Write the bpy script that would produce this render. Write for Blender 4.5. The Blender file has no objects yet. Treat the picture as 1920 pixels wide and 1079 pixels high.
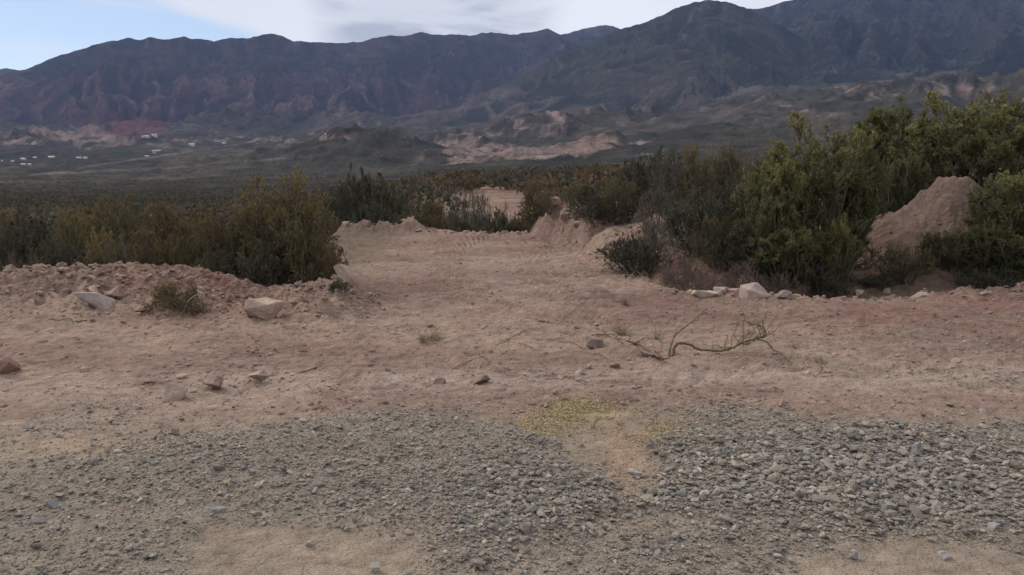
import bpy, bmesh, math, random
import numpy as np
from mathutils import Vector, noise as mnoise
C = bpy.context.scene.collection
sc = bpy.context.scene

# ------------------------------------------------------------------ camera
FPX, CX, CY, HY, CAMZ = 1478.0, 960.0, 539.5, 320.0, 1.65
PITCH = math.atan((CY - HY) / FPX)
cd = bpy.data.cameras.new('camera'); cam = bpy.data.objects.new('camera', cd); C.objects.link(cam)
cam.location = (0, 0, CAMZ); cam.rotation_euler = (math.pi/2 - PITCH, 0, 0)
cd.sensor_width = 36; cd.lens = 36 * FPX / 1920; cd.clip_start = 0.05; cd.clip_end = 40000
sc.camera = cam
sc.view_settings.view_transform = 'Standard'; sc.view_settings.look = 'None'
sc.view_settings.gamma = 1; sc.view_settings.exposure = 0.36
sc.view_settings.use_curve_mapping = False
# ------------------------------------------------------------------ light
SUN_EL, SUN_AZ = math.radians(40), math.radians(-52)     # azimuth from +Y towards +X
sl = bpy.data.lights.new('sun', 'SUN'); sl.energy = 1.9; sl.angle = math.radians(10); sl.color = (1, .95, .88)
so = bpy.data.objects.new('sun', sl); C.objects.link(so)
sd = Vector((math.sin(SUN_AZ)*math.cos(SUN_EL), math.cos(SUN_AZ)*math.cos(SUN_EL), math.sin(SUN_EL)))
so.rotation_euler = sd.to_track_quat('Z', 'Y').to_euler(); so.location = (0, 0, 60)

def pixdir(px, py):
    a = (np.asarray(px, float) - CX) / FPX; b = (CY - np.asarray(py, float)) / FPX
    c, s = math.cos(PITCH), math.sin(PITCH)
    return a, c + b*s, -s + b*c
def project(x, y, z):
    c, s = math.cos(PITCH), math.sin(PITCH)
    zz = z - CAMZ
    dep = np.maximum(y*c - zz*s, 1e-3)
    return CX + FPX*x/dep, CY - FPX*(y*s + zz*c)/dep

W = bpy.data.worlds.new('World'); sc.world = W; W.use_nodes = True
nt = W.node_tree; N = nt.nodes; L = nt.links
bg = N['Background']; bg.inputs['Strength'].default_value = 0.1
sky = N.new('ShaderNodeTexSky'); sky.sky_type = 'NISHITA'; sky.sun_disc = False
sky.sun_elevation = SUN_EL; sky.sun_rotation = SUN_AZ; sky.altitude = 1500; sky.air_density = 1.0; sky.dust_density = 0.6
tc = N.new('ShaderNodeTexCoord')
def wmath(op, a, b=None, c=None, clamp=False):
    n = N.new('ShaderNodeMath'); n.operation = op; n.use_clamp = clamp
    for i, v in enumerate((a, b, c)):
        if v is None: continue
        if isinstance(v, (int, float)): n.inputs[i].default_value = v
        else: L.new(v, n.inputs[i])
    return n.outputs[0]
def wdot(vec):
    n = N.new('ShaderNodeVectorMath'); n.operation = 'DOT_PRODUCT'; L.new(tc.outputs['Generated'], n.inputs[0]); n.inputs[1].default_value = vec
    return n.outputs['Value']
def wnoise(scale, detail, vec_scale, dist=0.0):
    m = N.new('ShaderNodeMapping'); m.inputs['Scale'].default_value = vec_scale; m.inputs['Rotation'].default_value = (0, math.radians(9), 0)
    L.new(tc.outputs['Generated'], m.inputs['Vector'])
    n = N.new('ShaderNodeTexNoise'); n.inputs['Scale'].default_value = scale; n.inputs['Detail'].default_value = detail
    n.inputs['Distortion'].default_value = dist; L.new(m.outputs[0], n.inputs['Vector']); return n.outputs[0]
def wsmooth(v, a, b):
    n = N.new('ShaderNodeMapRange'); n.interpolation_type = 'SMOOTHSTEP'; n.inputs['From Min'].default_value = a; n.inputs['From Max'].default_value = b
    L.new(v, n.inputs['Value']); return n.outputs[0]
d1 = Vector([float(v) for v in pixdir(215, -2)]).normalized(); d2 = Vector([float(v) for v in pixdir(520, 84)]).normalized()
pn = d1.cross(d2).normalized()
if pn.dot(Vector([float(v) for v in pixdir(900, 0)])) < 0: pn = -pn
edge = wmath('ADD', wdot(pn), wmath('MULTIPLY', wmath('SUBTRACT', wnoise(6, 5, (1, 1, 5), .3), .5), .035))
mask = wsmooth(edge, -0.012, 0.016)
cir = wmath('ADD', wmath('MULTIPLY', wsmooth(wnoise(3.2, 4, (1, 1, 9), .4), .40, .72), .5), .28)
mask2 = wmath('MAXIMUM', mask, cir)
# grey underside patches
gx = wdot(Vector([float(v) for v in pixdir(820, 8)]).normalized())
gl = wsmooth(gx, math.cos(math.radians(9.5)), math.cos(math.radians(3.0)))
gn = wsmooth(wnoise(5.5, 5, (1, 1, 5.5), .5), .36, .62)
gn2 = wsmooth(wnoise(2.2, 4, (1, 1, 2), .5), .35, .7)
grey = wmath('ADD', wmath('MULTIPLY', gl, wmath('ADD', wmath('MULTIPLY', gn, .9), .4)), wmath('MULTIPLY', gn2, .22), clamp=True)
cmix = N.new('ShaderNodeMix'); cmix.data_type = 'RGBA'
cmix.inputs['A'].default_value = (7.9, 8.15, 8.5, 1); cmix.inputs['B'].default_value = (4.0, 4.3, 4.9, 1)
L.new(grey, cmix.inputs['Factor'])
fm = N.new('ShaderNodeMix'); fm.data_type = 'RGBA'; L.new(mask2, fm.inputs['Factor'])
L.new(sky.outputs[0], fm.inputs['A']); L.new(cmix.outputs['Result'], fm.inputs['B'])
L.new(fm.outputs['Result'], bg.inputs['Color'])

# ------------------------------------------------------------------ noise
NTAB = np.random.default_rng(77).uniform(-1, 1, (512, 512)).astype(np.float32)
def vn(x, y, seed=0):
    fx = np.floor(x); fy = np.floor(y); xf = (x-fx).astype(np.float32); yf = (y-fy).astype(np.float32)
    xi = fx.astype(np.int32) + (seed*131) % 509; yi = fy.astype(np.int32) + (seed*57) % 499
    u = xf*xf*(3-2*xf); v = yf*yf*(3-2*yf)
    x0 = xi & 511; x1 = (xi+1) & 511; y0 = (yi & 511)*512; y1 = ((yi+1) & 511)*512; T = NTAB.ravel()
    a = T[y0+x0]; b = T[y0+x1]; c = T[y1+x0]; d = T[y1+x1]
    return ((a+(b-a)*u)*(1-v) + (c+(d-c)*u)*v).astype(np.float64)
def fbm(x, y, o=4, seed=0, gain=.5, lac=2.03):
    s = 0; a = 1; t = 0
    for i in range(o):
        s = s + a*vn(x, y, seed+i*17); t += a; a *= gain
        x, y = x*lac*.8 - y*lac*.6 + 3.7, x*lac*.6 + y*lac*.8 + 1.3
    return s/t
def fbma(x, y, o=4, seed=0, gain=.5, lac=2.03):      # no rotation between octaves (keeps anisotropy)
    s = 0; a = 1; t = 0
    for i in range(o):
        s = s + a*vn(x+i*9.1, y+i*5.3, seed+i*17); t += a; a *= gain; x = x*lac; y = y*lac
    return s/t
def ridged(x, y, o=4, seed=0, gain=.5, lac=2.07, rot=False):
    s = 0; a = 1; t = 0; w = 1
    for i in range(o):
        n = 1 - np.abs(vn(x+i*9.1, y+i*5.3, seed+i*17))*1.6
        n = np.clip(n, -.3, 1); s = s + a*n*w; w = np.clip(n, .25, 1); t += a; a *= gain
        x, y = (x*lac*.87-y*lac*.5, x*lac*.5+y*lac*.87) if rot else (x*lac, y*lac)
    return s/t
def ss(v, a, b):
    q = np.clip((v-a)/(b-a), 0, 1); return q*q*(3-2*q)
def gauss(x, y, cx, cy, sx, sy, rot=0.0):
    c, s = math.cos(rot), math.sin(rot); dx = x-cx; dy = y-cy
    return np.exp(-(((dx*c+dy*s)/sx)**2 + ((-dx*s+dy*c)/sy)**2))
def cell(x, y, seed=0):      # worley F1
    xi = np.floor(x).astype(np.int64); yi = np.floor(y).astype(np.int64); best = np.full(np.shape(x), 9.0)
    for dx in (-1, 0, 1):
        for dy in (-1, 0, 1):
            a = xi+dx; b = yi+dy
            n = (a*374761393 + b*668265263 + seed*1442695041) & 0xffffffff
            n = ((n ^ (n >> 13)) * 1274126177) & 0xffffffff; n = n ^ (n >> 16)
            px = a + (n & 0xffff)/65535.0; py = b + ((n*2654435761 >> 8) & 0xffff)/65535.0
            best = np.minimum(best, (px-x)**2 + (py-y)**2)
    return np.sqrt(best)

# ------------------------------------------------------------------ mesh helpers
def mesh(name, V, F, cols=None, smooth=True):
    V = np.ascontiguousarray(V, np.float32).reshape(-1, 3); F = np.ascontiguousarray(F, np.int32)
    me = bpy.data.meshes.new(name); k = F.shape[1]
    me.vertices.add(len(V)); me.vertices.foreach_set('co', V.ravel())
    me.loops.add(F.size); me.loops.foreach_set('vertex_index', F.ravel())
    me.polygons.add(len(F)); me.polygons.foreach_set('loop_start', np.arange(0, F.size, k, dtype=np.int32))
    me.update(calc_edges=True)
    me.polygons.foreach_set('use_smooth', np.full(len(F), smooth))
    if cols is not None:
        cols = np.asarray(cols, np.float32)
        at = me.color_attributes.new('Col', 'FLOAT_COLOR', 'POINT')
        c4 = np.ones((len(V), 4), np.float32); c4[:, :3] = cols; at.data.foreach_set('color', c4.ravel())
    me.update(); return me
def grid_faces(nr, nc, wrap=False):
    i = np.arange(nr-1)[:, None]; j = np.arange(nc if wrap else nc-1)[None, :]; j2 = (j+1) % nc
    return np.stack([i*nc+j, i*nc+j2, (i+1)*nc+j2, (i+1)*nc+j], -1).reshape(-1, 4)
def put(name, me, mat=None, parent=None, loc=None, rotz=None, scale=None, rot=None):
    o = bpy.data.objects.new(name, me); C.objects.link(o)
    if mat is not None and me is not None and not me.materials: me.materials.append(mat)
    if parent is not None: o.parent = parent
    if loc is not None: o.location = loc
    if rotz is not None: o.rotation_euler = (0, 0, rotz)
    if rot is not None: o.rotation_euler = rot
    if scale is not None: o.scale = scale if hasattr(scale, '__len__') else (scale,)*3
    return o
def tag(o, label=None, cat=None, group=None, kind=None):
    if label: o['label'] = label
    if cat: o['category'] = cat
    if group: o['group'] = group
    if kind: o['kind'] = kind
    return o

# ------------------------------------------------------------------ materials
def material(name, rough=.95, bump=None, grain=None, col=None, spec=.2, two_sided_leaf=False, huevar=0):
    """vertex colour 'Col' (or one colour) times object-space noise, with noise bump"""
    m = bpy.data.materials.new(name); m.use_nodes = True; n = m.node_tree.nodes; l = m.node_tree.links
    p = n['Principled BSDF']; p.inputs['Roughness'].default_value = rough; p.inputs['Specular IOR Level'].default_value = spec
    tcn = n.new('ShaderNodeTexCoord')
    if col is None:
        a = n.new('ShaderNodeAttribute'); a.attribute_name = 'Col'; c = a.outputs['Color']
    else:
        a = n.new('ShaderNodeRGB'); a.outputs[0].default_value = (*col, 1); c = a.outputs[0]
    for (sc_, lo, hi, det) in (grain or []):
        t = n.new('ShaderNodeTexNoise'); t.inputs['Scale'].default_value = sc_; t.inputs['Detail'].default_value = det
        l.new(tcn.outputs['Object'], t.inputs['Vector'])
        mr = n.new('ShaderNodeMapRange'); mr.inputs['From Min'].default_value = .3; mr.inputs['From Max'].default_value = .7
        mr.inputs['To Min'].default_value = lo; mr.inputs['To Max'].default_value = hi; l.new(t.outputs[0], mr.inputs['Value'])
        x = n.new('ShaderNodeVectorMath'); x.operation = 'SCALE'; l.new(c, x.inputs[0]); l.new(mr.outputs[0], x.inputs['Scale']); c = x.outputs[0]
    if huevar:
        oi = n.new('ShaderNodeObjectInfo'); hs = n.new('ShaderNodeHueSaturation')
        mr = n.new('ShaderNodeMapRange'); mr.inputs['To Min'].default_value = .5-huevar; mr.inputs['To Max'].default_value = .5+huevar*.6
        l.new(oi.outputs['Random'], mr.inputs['Value']); l.new(mr.outputs[0], hs.inputs['Hue'])
        mr2 = n.new('ShaderNodeMapRange'); mr2.inputs['To Min'].default_value = .75; mr2.inputs['To Max'].default_value = 1.25
        wn = n.new('ShaderNodeTexWhiteNoise'); wn.noise_dimensions = '1D'; l.new(oi.outputs['Random'], wn.inputs['W'])
        l.new(wn.outputs['Value'], mr2.inputs['Value']); l.new(mr2.outputs[0], hs.inputs['Value']); l.new(c, hs.inputs['Color']); c = hs.outputs[0]
    l.new(c, p.inputs['Base Color'])
    prev = None
    for (sc_, st, dist, det) in (bump or []):
        t = n.new('ShaderNodeTexNoise'); t.inputs['Scale'].default_value = sc_; t.inputs['Detail'].default_value = det
        l.new(tcn.outputs['Object'], t.inputs['Vector'])
        b = n.new('ShaderNodeBump'); b.inputs['Strength'].default_value = st; b.inputs['Distance'].default_value = dist
        l.new(t.outputs[0], b.inputs['Height'])
        if prev is not None: l.new(prev, b.inputs['Normal'])
        prev = b.outputs[0]
    if prev is not None: l.new(prev, p.inputs['Normal'])
    if two_sided_leaf:
        tr = n.new('ShaderNodeBsdfTranslucent'); l.new(c, tr.inputs['Color']); mx = n.new('ShaderNodeMixShader'); mx.inputs[0].default_value = .3
        l.new(p.outputs[0], mx.inputs[1]); l.new(tr.outputs[0], mx.inputs[2]); l.new(mx.outputs[0], n['Material Output'].inputs['Surface'])
    return m
M = {}
M['dirt'] = material('dirt', bump=[(14, 1.0, .06, 6), (90, .9, .012, 4)], grain=[(9, .82, 1.16, 5), (90, .78, 1.2, 3)], spec=.1)
M['gravel'] = material('gravel', bump=[(160, .4, .003, 3)], grain=[(120, .85, 1.15, 3)], spec=.15, rough=.85)
M['rock'] = material('rock', bump=[(9, .5, .03, 5), (60, .45, .006, 4)], grain=[(4, .85, 1.15, 5), (45, .85, 1.15, 4)], spec=.15, rough=.9)
M['hills'] = material('hills', bump=[(.05, .9, 8, 6)], grain=[(.012, .85, 1.15, 5), (.11, .72, 1.28, 4)], spec=.0)
M['valley'] = material('valley', bump=[(.2, .9, 1.5, 6)], grain=[(.03, .68, 1.3, 5), (.35, .65, 1.35, 4)], spec=.0)
M['leaf'] = material('leaf', rough=.6, spec=.25, two_sided_leaf=True, huevar=.012)
M['scrub'] = material('scrub', rough=.8, spec=.1, two_sided_leaf=True, huevar=.03)
M['bark'] = material('bark', rough=.9, bump=[(60, .5, .004, 3)], grain=[(25, .7, 1.3, 3)])
M['white_wall'] = material('white_wall', col=(.5, .47, .44), grain=[(.5, .93, 1.05, 3)])
M['tin_roof'] = material('tin_roof', col=(.45, .43, .43), rough=.6, spec=.3, grain=[(.8, .85, 1.1, 3)])
M['grey_wall'] = material('grey_wall', col=(.33, .32, .33), grain=[(.5, .9, 1.08, 3)])

# ------------------------------------------------------------------ terrain heights
def tcol(px): return (px - CX)/FPX/math.cos(PITCH)*1.0
def table(ts, rs, Z, t, r):
    """Catmull-Rom along log r, smooth-linear across azimuth"""
    Z = np.asarray(Z, float); lr = np.log(np.clip(r, rs[0], rs[-1])); k = np.log(np.asarray(rs, float))
    i = np.clip(np.searchsorted(k, lr, 'right')-1, 0, len(k)-2); f = (lr-k[i])/(k[i+1]-k[i])
    j = np.clip(np.searchsorted(ts, t, 'right')-1, 0, len(ts)-2); g = np.clip((t-ts[j])/(ts[j+1]-ts[j]), 0, 1); g = .5*g + .5*g*g*(3-2*g)
    def row(jj):
        a = Z[jj, np.clip(i-1, 0, None)]; b = Z[jj, i]; c = Z[jj, i+1]; d = Z[jj, np.clip(i+2, None, len(k)-1)]
        return .5*((2*b)+(-a+c)*f+(2*a-5*b+4*c-d)*f*f+(-a+3*b-3*c+d)*f**3)
    return row(j)*(1-g)+row(j+1)*g
NR = [4, 6, 8, 10, 12, 14, 17, 20, 22, 25, 30, 40, 60, 80, 110, 150]
NT = np.array([tcol(p) for p in (-300, 0, 300, 560, 650, 850, 960, 1010, 1150, 1300, 1600, 1920, 2300)])
NZ = [
 [0, 0, 0, 0, -.2, -.4, -.6, -.7, -.8, -.9, -1.0, -1.3, -2.2, -3.2, -4.8, -6.5],
 [0, 0, 0, 0, -.15, -.4, -.6, -.7, -.8, -.9, -1.0, -1.3, -2.2, -3.2, -4.8, -6.5],
 [0, 0, 0, .05, -.1, -.35, -.5, -.6, -.7, -.8, -.9, -1.2, -2.0, -3.0, -4.6, -6.4],
 [0, 0, 0, .05, .02, -.1, -.3, -.5, -.7, -.9, -1.0, -1.1, -1.6, -2.4, -4.0, -6.0],
 [0, 0, 0, 0, 0, 0, 0, .05, -.55, -1.0, -.9, -.6, -.8, -1.4, -3.2, -5.5],
 [0, 0, 0, 0, 0, 0, 0, .02, -.65, -1.1, -.3, .15, .35, .3, -1.5, -4.6],
 [0, 0, 0, 0, 0, 0, 0, .0, -.65, -1.1, -.3, .2, .5, .5, -1.2, -4.4],
 [0, 0, 0, 0, 0, 0, 0, .0, -.5, -.7, -.15, .2, .6, .7, -1.0, -4.0],
 [0, 0, 0, 0, 0, .02, .1, .2, .3, .35, .4, .5, .9, 1.0, .2, -2.0],
 [0, 0, 0, 0, -.05, .05, .2, .3, .4, .45, .5, .6, .9, 1.0, .5, -1.0],
 [0, 0, 0, .05, -.12, 0, .3, .4, .5, .55, .6, .8, 1.2, 1.4, 1.0, 0],
 [0, 0, 0, .08, -.08, .1, .3, .4, .5, .55, .6, .8, 1.2, 1.5, 1.2, .5],
 [0, 0, 0, .1, -.05, .1, .3, .4, .5, .55, .6, .8, 1.2, 1.5, 1.2, .5]]
def seg_sd(x, y, a, b):   # signed distance right of directed line a->b and parameter
    dx, dy = b[0]-a[0], b[1]-a[1]; Ln = math.hypot(dx, dy); dx /= Ln; dy /= Ln
    return (x-a[0])*dy - (y-a[1])*dx, ((x-a[0])*dx + (y-a[1])*dy)/Ln
# gravel mask defined from the outline of the spread gravel on the road
GTOP = np.array([(-900, 900), (-300, 880), (0, 868), (150, 842), (300, 812), (430, 796), (560, 786), (700, 776), (800, 778), (880, 792), (950, 806), (1040, 822),
                 (1085, 842), (1105, 875), (1135, 900), (1165, 912), (1200, 905), (1228, 872), (1240, 832), (1262, 795), (1300, 770), (1345, 755), (1420, 762), (1490, 790), (1600, 803), (1750, 796), (1920, 790), (2400, 780), (3200, 780)], float)
BLOBS = [(560, 1055, 290, 88, 1.0), (100, 1070, 260, 60, .45), (760, 985, 120, 36, .6), (1220, 985, 130, 28, .75), (1060, 1040, 120, 40, .55), (1720, 1068, 340, 68, 1.0), (1290, 1085, 200, 30, .5), (900, 1090, 160, 30, .5), (1180, 905, 60, 60, .8)]
def gravel_mask(x, y):
    px, py = project(x, y, 0.0)
    px = px + 55*fbm(x*3.4, y*3.4, 4, 76); wob = 16*fbm(x*3.1, y*3.1, 4, 71)+ 8*fbm(x*11, y*11, 2, 72)
    top = np.interp(px, GTOP[:, 0], GTOP[:, 1])
    g = ss(py - top + wob*1.1, -6, np.where(px < 520, 40, 12))
    for (bx, by, sx, sy, a) in BLOBS:
        q = np.exp(-(((px-bx)/sx)**2 + ((py-by)/sy)**2)**1.5)
        g = g*(1 - a*ss(q + .35*fbm(x*4, y*4, 4, 73), .3, .75))
    # thin streaks beyond the edge
    s = np.zeros_like(g)
    for (bx, by, sx, sy, a, sl) in ((110, 790, 170, 30, .8, -.16), (300, 800, 90, 18, .5, -.2), (1800, 650, 230, 13, .7, .13), (1480, 645, 90, 16, .35, .1), (1700, 700, 260, 16, .35, .1), (1880, 735, 80, 16, .55, .1), (1250, 772, 90, 14, .3, 0)):
        yy = py - by - (px-bx)*sl
        s = np.maximum(s, a*np.exp(-((px-bx)/sx)**2 - (yy/sy)**2)*ss(fbm(x*5, y*9, 3, 74), -.5, .3))
    g = np.maximum(g, s)
    return np.where(y > 1.0, g, .6)
def gravel_dense(x, y):
    px, py = project(x, y, 0.0)
    g = gravel_mask(x, y); tp_ = np.interp(px, GTOP[:, 0], GTOP[:, 1]); g = np.maximum(g, .10*ss(py-tp_+10*vn(x*2, y*4, 77), -70, 5)*(y < 7)*(1-ss(py-tp_, 0, 30)))
    f = .40 + .4*(y > 5.55)*ss(px, 1350, 1500) - .14*(1-ss(px, 250, 900))*ss(py, 900, 1000) + .85*np.exp(-((px-1580)/420)**2 - ((py-880)/95)**2) + .6*np.exp(-((px-760)/330)**2 - ((py-850)/80)**2) + .6*np.exp(-((px-1000)/200)**2 - ((py-960)/60)**2) + .4*np.exp(-((px-330)/140)**2 - ((py-850)/40)**2)
    return g*np.clip(f + .3*fbm(x*2.3, y*2.3, 3, 75), .12, 1.15)
ARCS = [  # cx, cy, R, a0, a1, width, amp : crescent marks left by crawler tracks driving in and out of the clearing
 (-26, 12, 25.0, -.22, .28, .34, 1.0), (-26, 12, 27.0, -.22, .28, .40, 1.0), (-17, 13.5, 13.7, -.3, .4, .34, .9),
 (24, 13, 23.6, 2.95, 3.45, .34, 1.0), (13, 15, 14.3, 2.8, 3.6, .34, .9), (9.5, 14.0, 7.9, 2.9, 3.9, .3, .8),
 (2.9, 4.3, 2.3, .6, 2.5, .22, .7)]
def smooth_h(x, y):
    r = np.hypot(x, y); az = np.arctan2(x, y); t = np.tan(np.clip(az, -1.0, 1.0))
    z = table(NT, NR, NZ, t, r)
    # left berm of pushed-up soil
    cyl = 10.0 + .2*np.sin(x*1.3); w = np.where(y < cyl, 1.05, .55)
    hb = np.interp(x, [-14, -9, -7.2, -6.0, -5.0, -4.4, -3.9, -3.3, -2.6, -2.1, -1.7], [.2, .3, .36, .42, .42, .40, .30, .10, .12, .16, 0])
    z = z + hb*np.exp(-np.abs((y-cyl)/w)**2.2)
    z = z + .13*gauss(x, y, -2.25, 9.5, .45, .7)
    # berm closing the clearing
    z = z + np.interp(x, [-6, -4.6, -3.9, -3.2, -2.6, -2.2, 0, .6], [.2, .25, .25, .42, .4, .2, .06, .05])*np.clip(1+.45*vn(x*1.3, y*.5, 51)+.3*vn(x*3.1, y, 52), .4, 1.25)*np.exp(-((y-20.0-.5*vn(x*.6, 0*x, 53))/.55)**2)*ss(x, -9, -5)
    # right bank
    d, s = seg_sd(x, y, (2.35, 11.4), (.55, 20.0))
    hh = np.interp(y, [11, 12, 14, 16, 18, 19.5, 21, 24], [0, .12, .32, .42, .62, .68, .45, 0])
    z = z + hh*ss(d + .3*fbm(x*1.7, y*1.7, 3, 41), -.05, .5)*(1-ss(x, 3.5, 6))
    z = z + .22*gauss(x, y, 1.0, 18.9, .5, .5)
    # right-hand berm crest and the ditch behind it
    rb = ss(x, 1.9, 3.0)
    z = z + rb*np.interp(x, [2, 4, 5, 6.5, 9, 20], [.02, .02, .03, .12, .16, .16])*np.exp(-((y-10.35)/.5)**2)
    z = z - rb*.22*np.exp(-((y-11.4)/.55)**2)
    # big mounds
    mx = x + .16*fbm(x*1.3, y*1.3, 3, 43) + .05*fbm(x*5, y*5, 2, 46); my = y + .25*fbm(x*1.3, y*1.3, 3, 44)
    prof = np.interp(mx, [5.7, 6.0, 6.22, 6.45, 6.81, 7.13, 7.4, 7.62, 7.85, 8.25, 8.8, 9.3], [0, .18, .55, .76, .92, 1.12, 1.30, 1.34, 1.24, .85, .35, 0])
    lump = prof*np.exp(-(np.abs((my-13.7)/np.where(my < 13.7, 1.25, .9)))**2.4)
    z = z + lump + .20*np.clip(lump, 0, .7)*(ridged(x*2.6+y*.3, y*1.3, 4, 45)-.4) + .035*np.clip(lump*2, 0, 1)*fbm(x*1.4, z*5+lump*7, 3, 47)
    z = z + .38*gauss(x, y, 3.0, 15.3, .5, .6)
    return z
def ground_h(x, y, detail=True):
    z = smooth_h(x, y); r = np.hypot(x, y)
    if not detail: return z
    road = 1-ss(y, 5.0, 6.2)
    clods = (np.exp(-((y-9.5)/1.05)**2)*(1-ss(x, -1.9, -1.4)) + .9*np.exp(-((y-20)/.7)**2)*(1-ss(x, .8, 1.6)) + .8*ss(x, 2.0, 3.2)*np.exp(-((y-10.7)/.6)**2))
    d, s = seg_sd(x, y, (2.35, 11.4), (.55, 20.0)); clods = np.clip(clods + .95*np.exp(-((d-.35)/.6)**2)*ss(y, 10.8, 12)*(1-ss(y, 20, 21.5)), 0, 1.1)
    clods = np.clip(clods + ss(gauss(x, y, 7.1, 13.4, 1.5, 1.4), .1, .6)*.5, 0, 1.1)
    z = z + .06*fbm(x*.55, y*.55, 3, 1)*ss(r, 4, 8) + .038*fbm(x*1.9, y*2.6, 4, 2)*(1-.7*road)
    wx = x + .12*fbm(x*2, y*2, 2, 5); wy = y + .12*fbm(x*2, y*2, 2, 6)
    z = z + .030*ridged(wx*1.1, wy*3.2, 4, 3)*(1-.85*road)*(.4+.6*ss(fbm(x*.7,y*.7,2,14),-.3,.3))
    z = z + (.012*fbm(x*11, y*16, 4, 4) + .030*(ridged(wx*3.1, wy*5.5, 3, 15, rot=True)-.4))*(1-.6*road)
    # clods on berms
    cb = .5 - cell(wx*3.6, wy*3.6, 9); cs = .5 - cell(wx*8.5, wy*8.5, 10); cl = .5 - cell(x*19, y*19, 11)
    z = z + clods*(.20*cb*np.clip(.6+vn(x*1.4, y*1.4, 8), 0, 1.3) + .09*cs + .03*cl + .06*ridged(x*2.2, y*2.2, 3, 12, rot=True))
    z = z + (1-road)*(1-clods*.7)*.012*np.clip(cs-.12, 0, 1)*ss(vn(x*.9, y*.9, 13), -.1, .6)*3
    # crawler marks
    plain = (1-road)*(1-np.clip(clods, 0, 1))*(1-ss(y, 19, 20.5))
    for k, (cx, cy, R, a0, a1, w, amp) in enumerate(ARCS):
        rr = np.hypot(x-cx, y-cy); an = np.arctan2(y-cy, x-cx); an = np.where(an < a0-.2, an+2*math.pi, an)
        dd = rr-R; win = np.clip(1-(np.abs(dd)/w)**4, 0, 1)*ss(an, a0, a0+.06)*(1-ss(an, a1-.06, a1))
        ph = 2*math.pi*(rr*an/.40) + 1.9*np.cos(dd/w*1.6) + .9*fbm(x*2.2, y*2.2, 3, 60+k)
        z = z + plain*amp*win*(.036+.045*ss(y, 7, 11))*(np.abs(np.sin(ph/2))-.6)*ss(fbm(x*.9, y*.9, 3, 20+k), -.6, .0)
    # wheel ruts along the road edge
    z = z - .02*np.exp(-((y-6.15-.03*x-.06*np.sin(x*.8))/.22)**2) + .02*np.exp(-((y-5.75-.05*x)/.14)**2)*ss(fbm(x*1.5, y*3, 3, 31), -.3, .3)
    z = z + .035*np.exp(-((x-.48)/.17)**2-((y-5.42)/.15)**2)*(1+.5*vn(x*20, y*20, 33))     # little heap of sawdust
    # the gravel lies in a low windrow
    near = (y > .8) & (y < 9)
    if np.any(near):
        g = np.zeros_like(z); g[near] = gravel_dense(x[near], y[near]); z = z + .035*np.clip(g, 0, 1)*(y < 9)
    return z
def H(x, y, detail=True):
    return float(ground_h(np.array([float(x)]), np.array([float(y)]), detail)[0])
def hit(px, py, dmin=3.0, dmax=60):
    """world point where the sight line through a photo position meets the ground"""
    a, b, c = [float(v) for v in pixdir(px, py)]
    s = np.linspace(dmin, dmax, 6000); z = smooth_h(a/b*s, s)
    k = np.argmax(CAMZ + c/b*s <= z) if np.any(CAMZ + c/b*s <= z) else len(s)-1
    return a/b*s[k], s[k]
def at(px, d):       # ground point at forward distance d in the direction of column px
    return (px-CX)/FPX/ (math.cos(PITCH)) * d*.995, d

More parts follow.
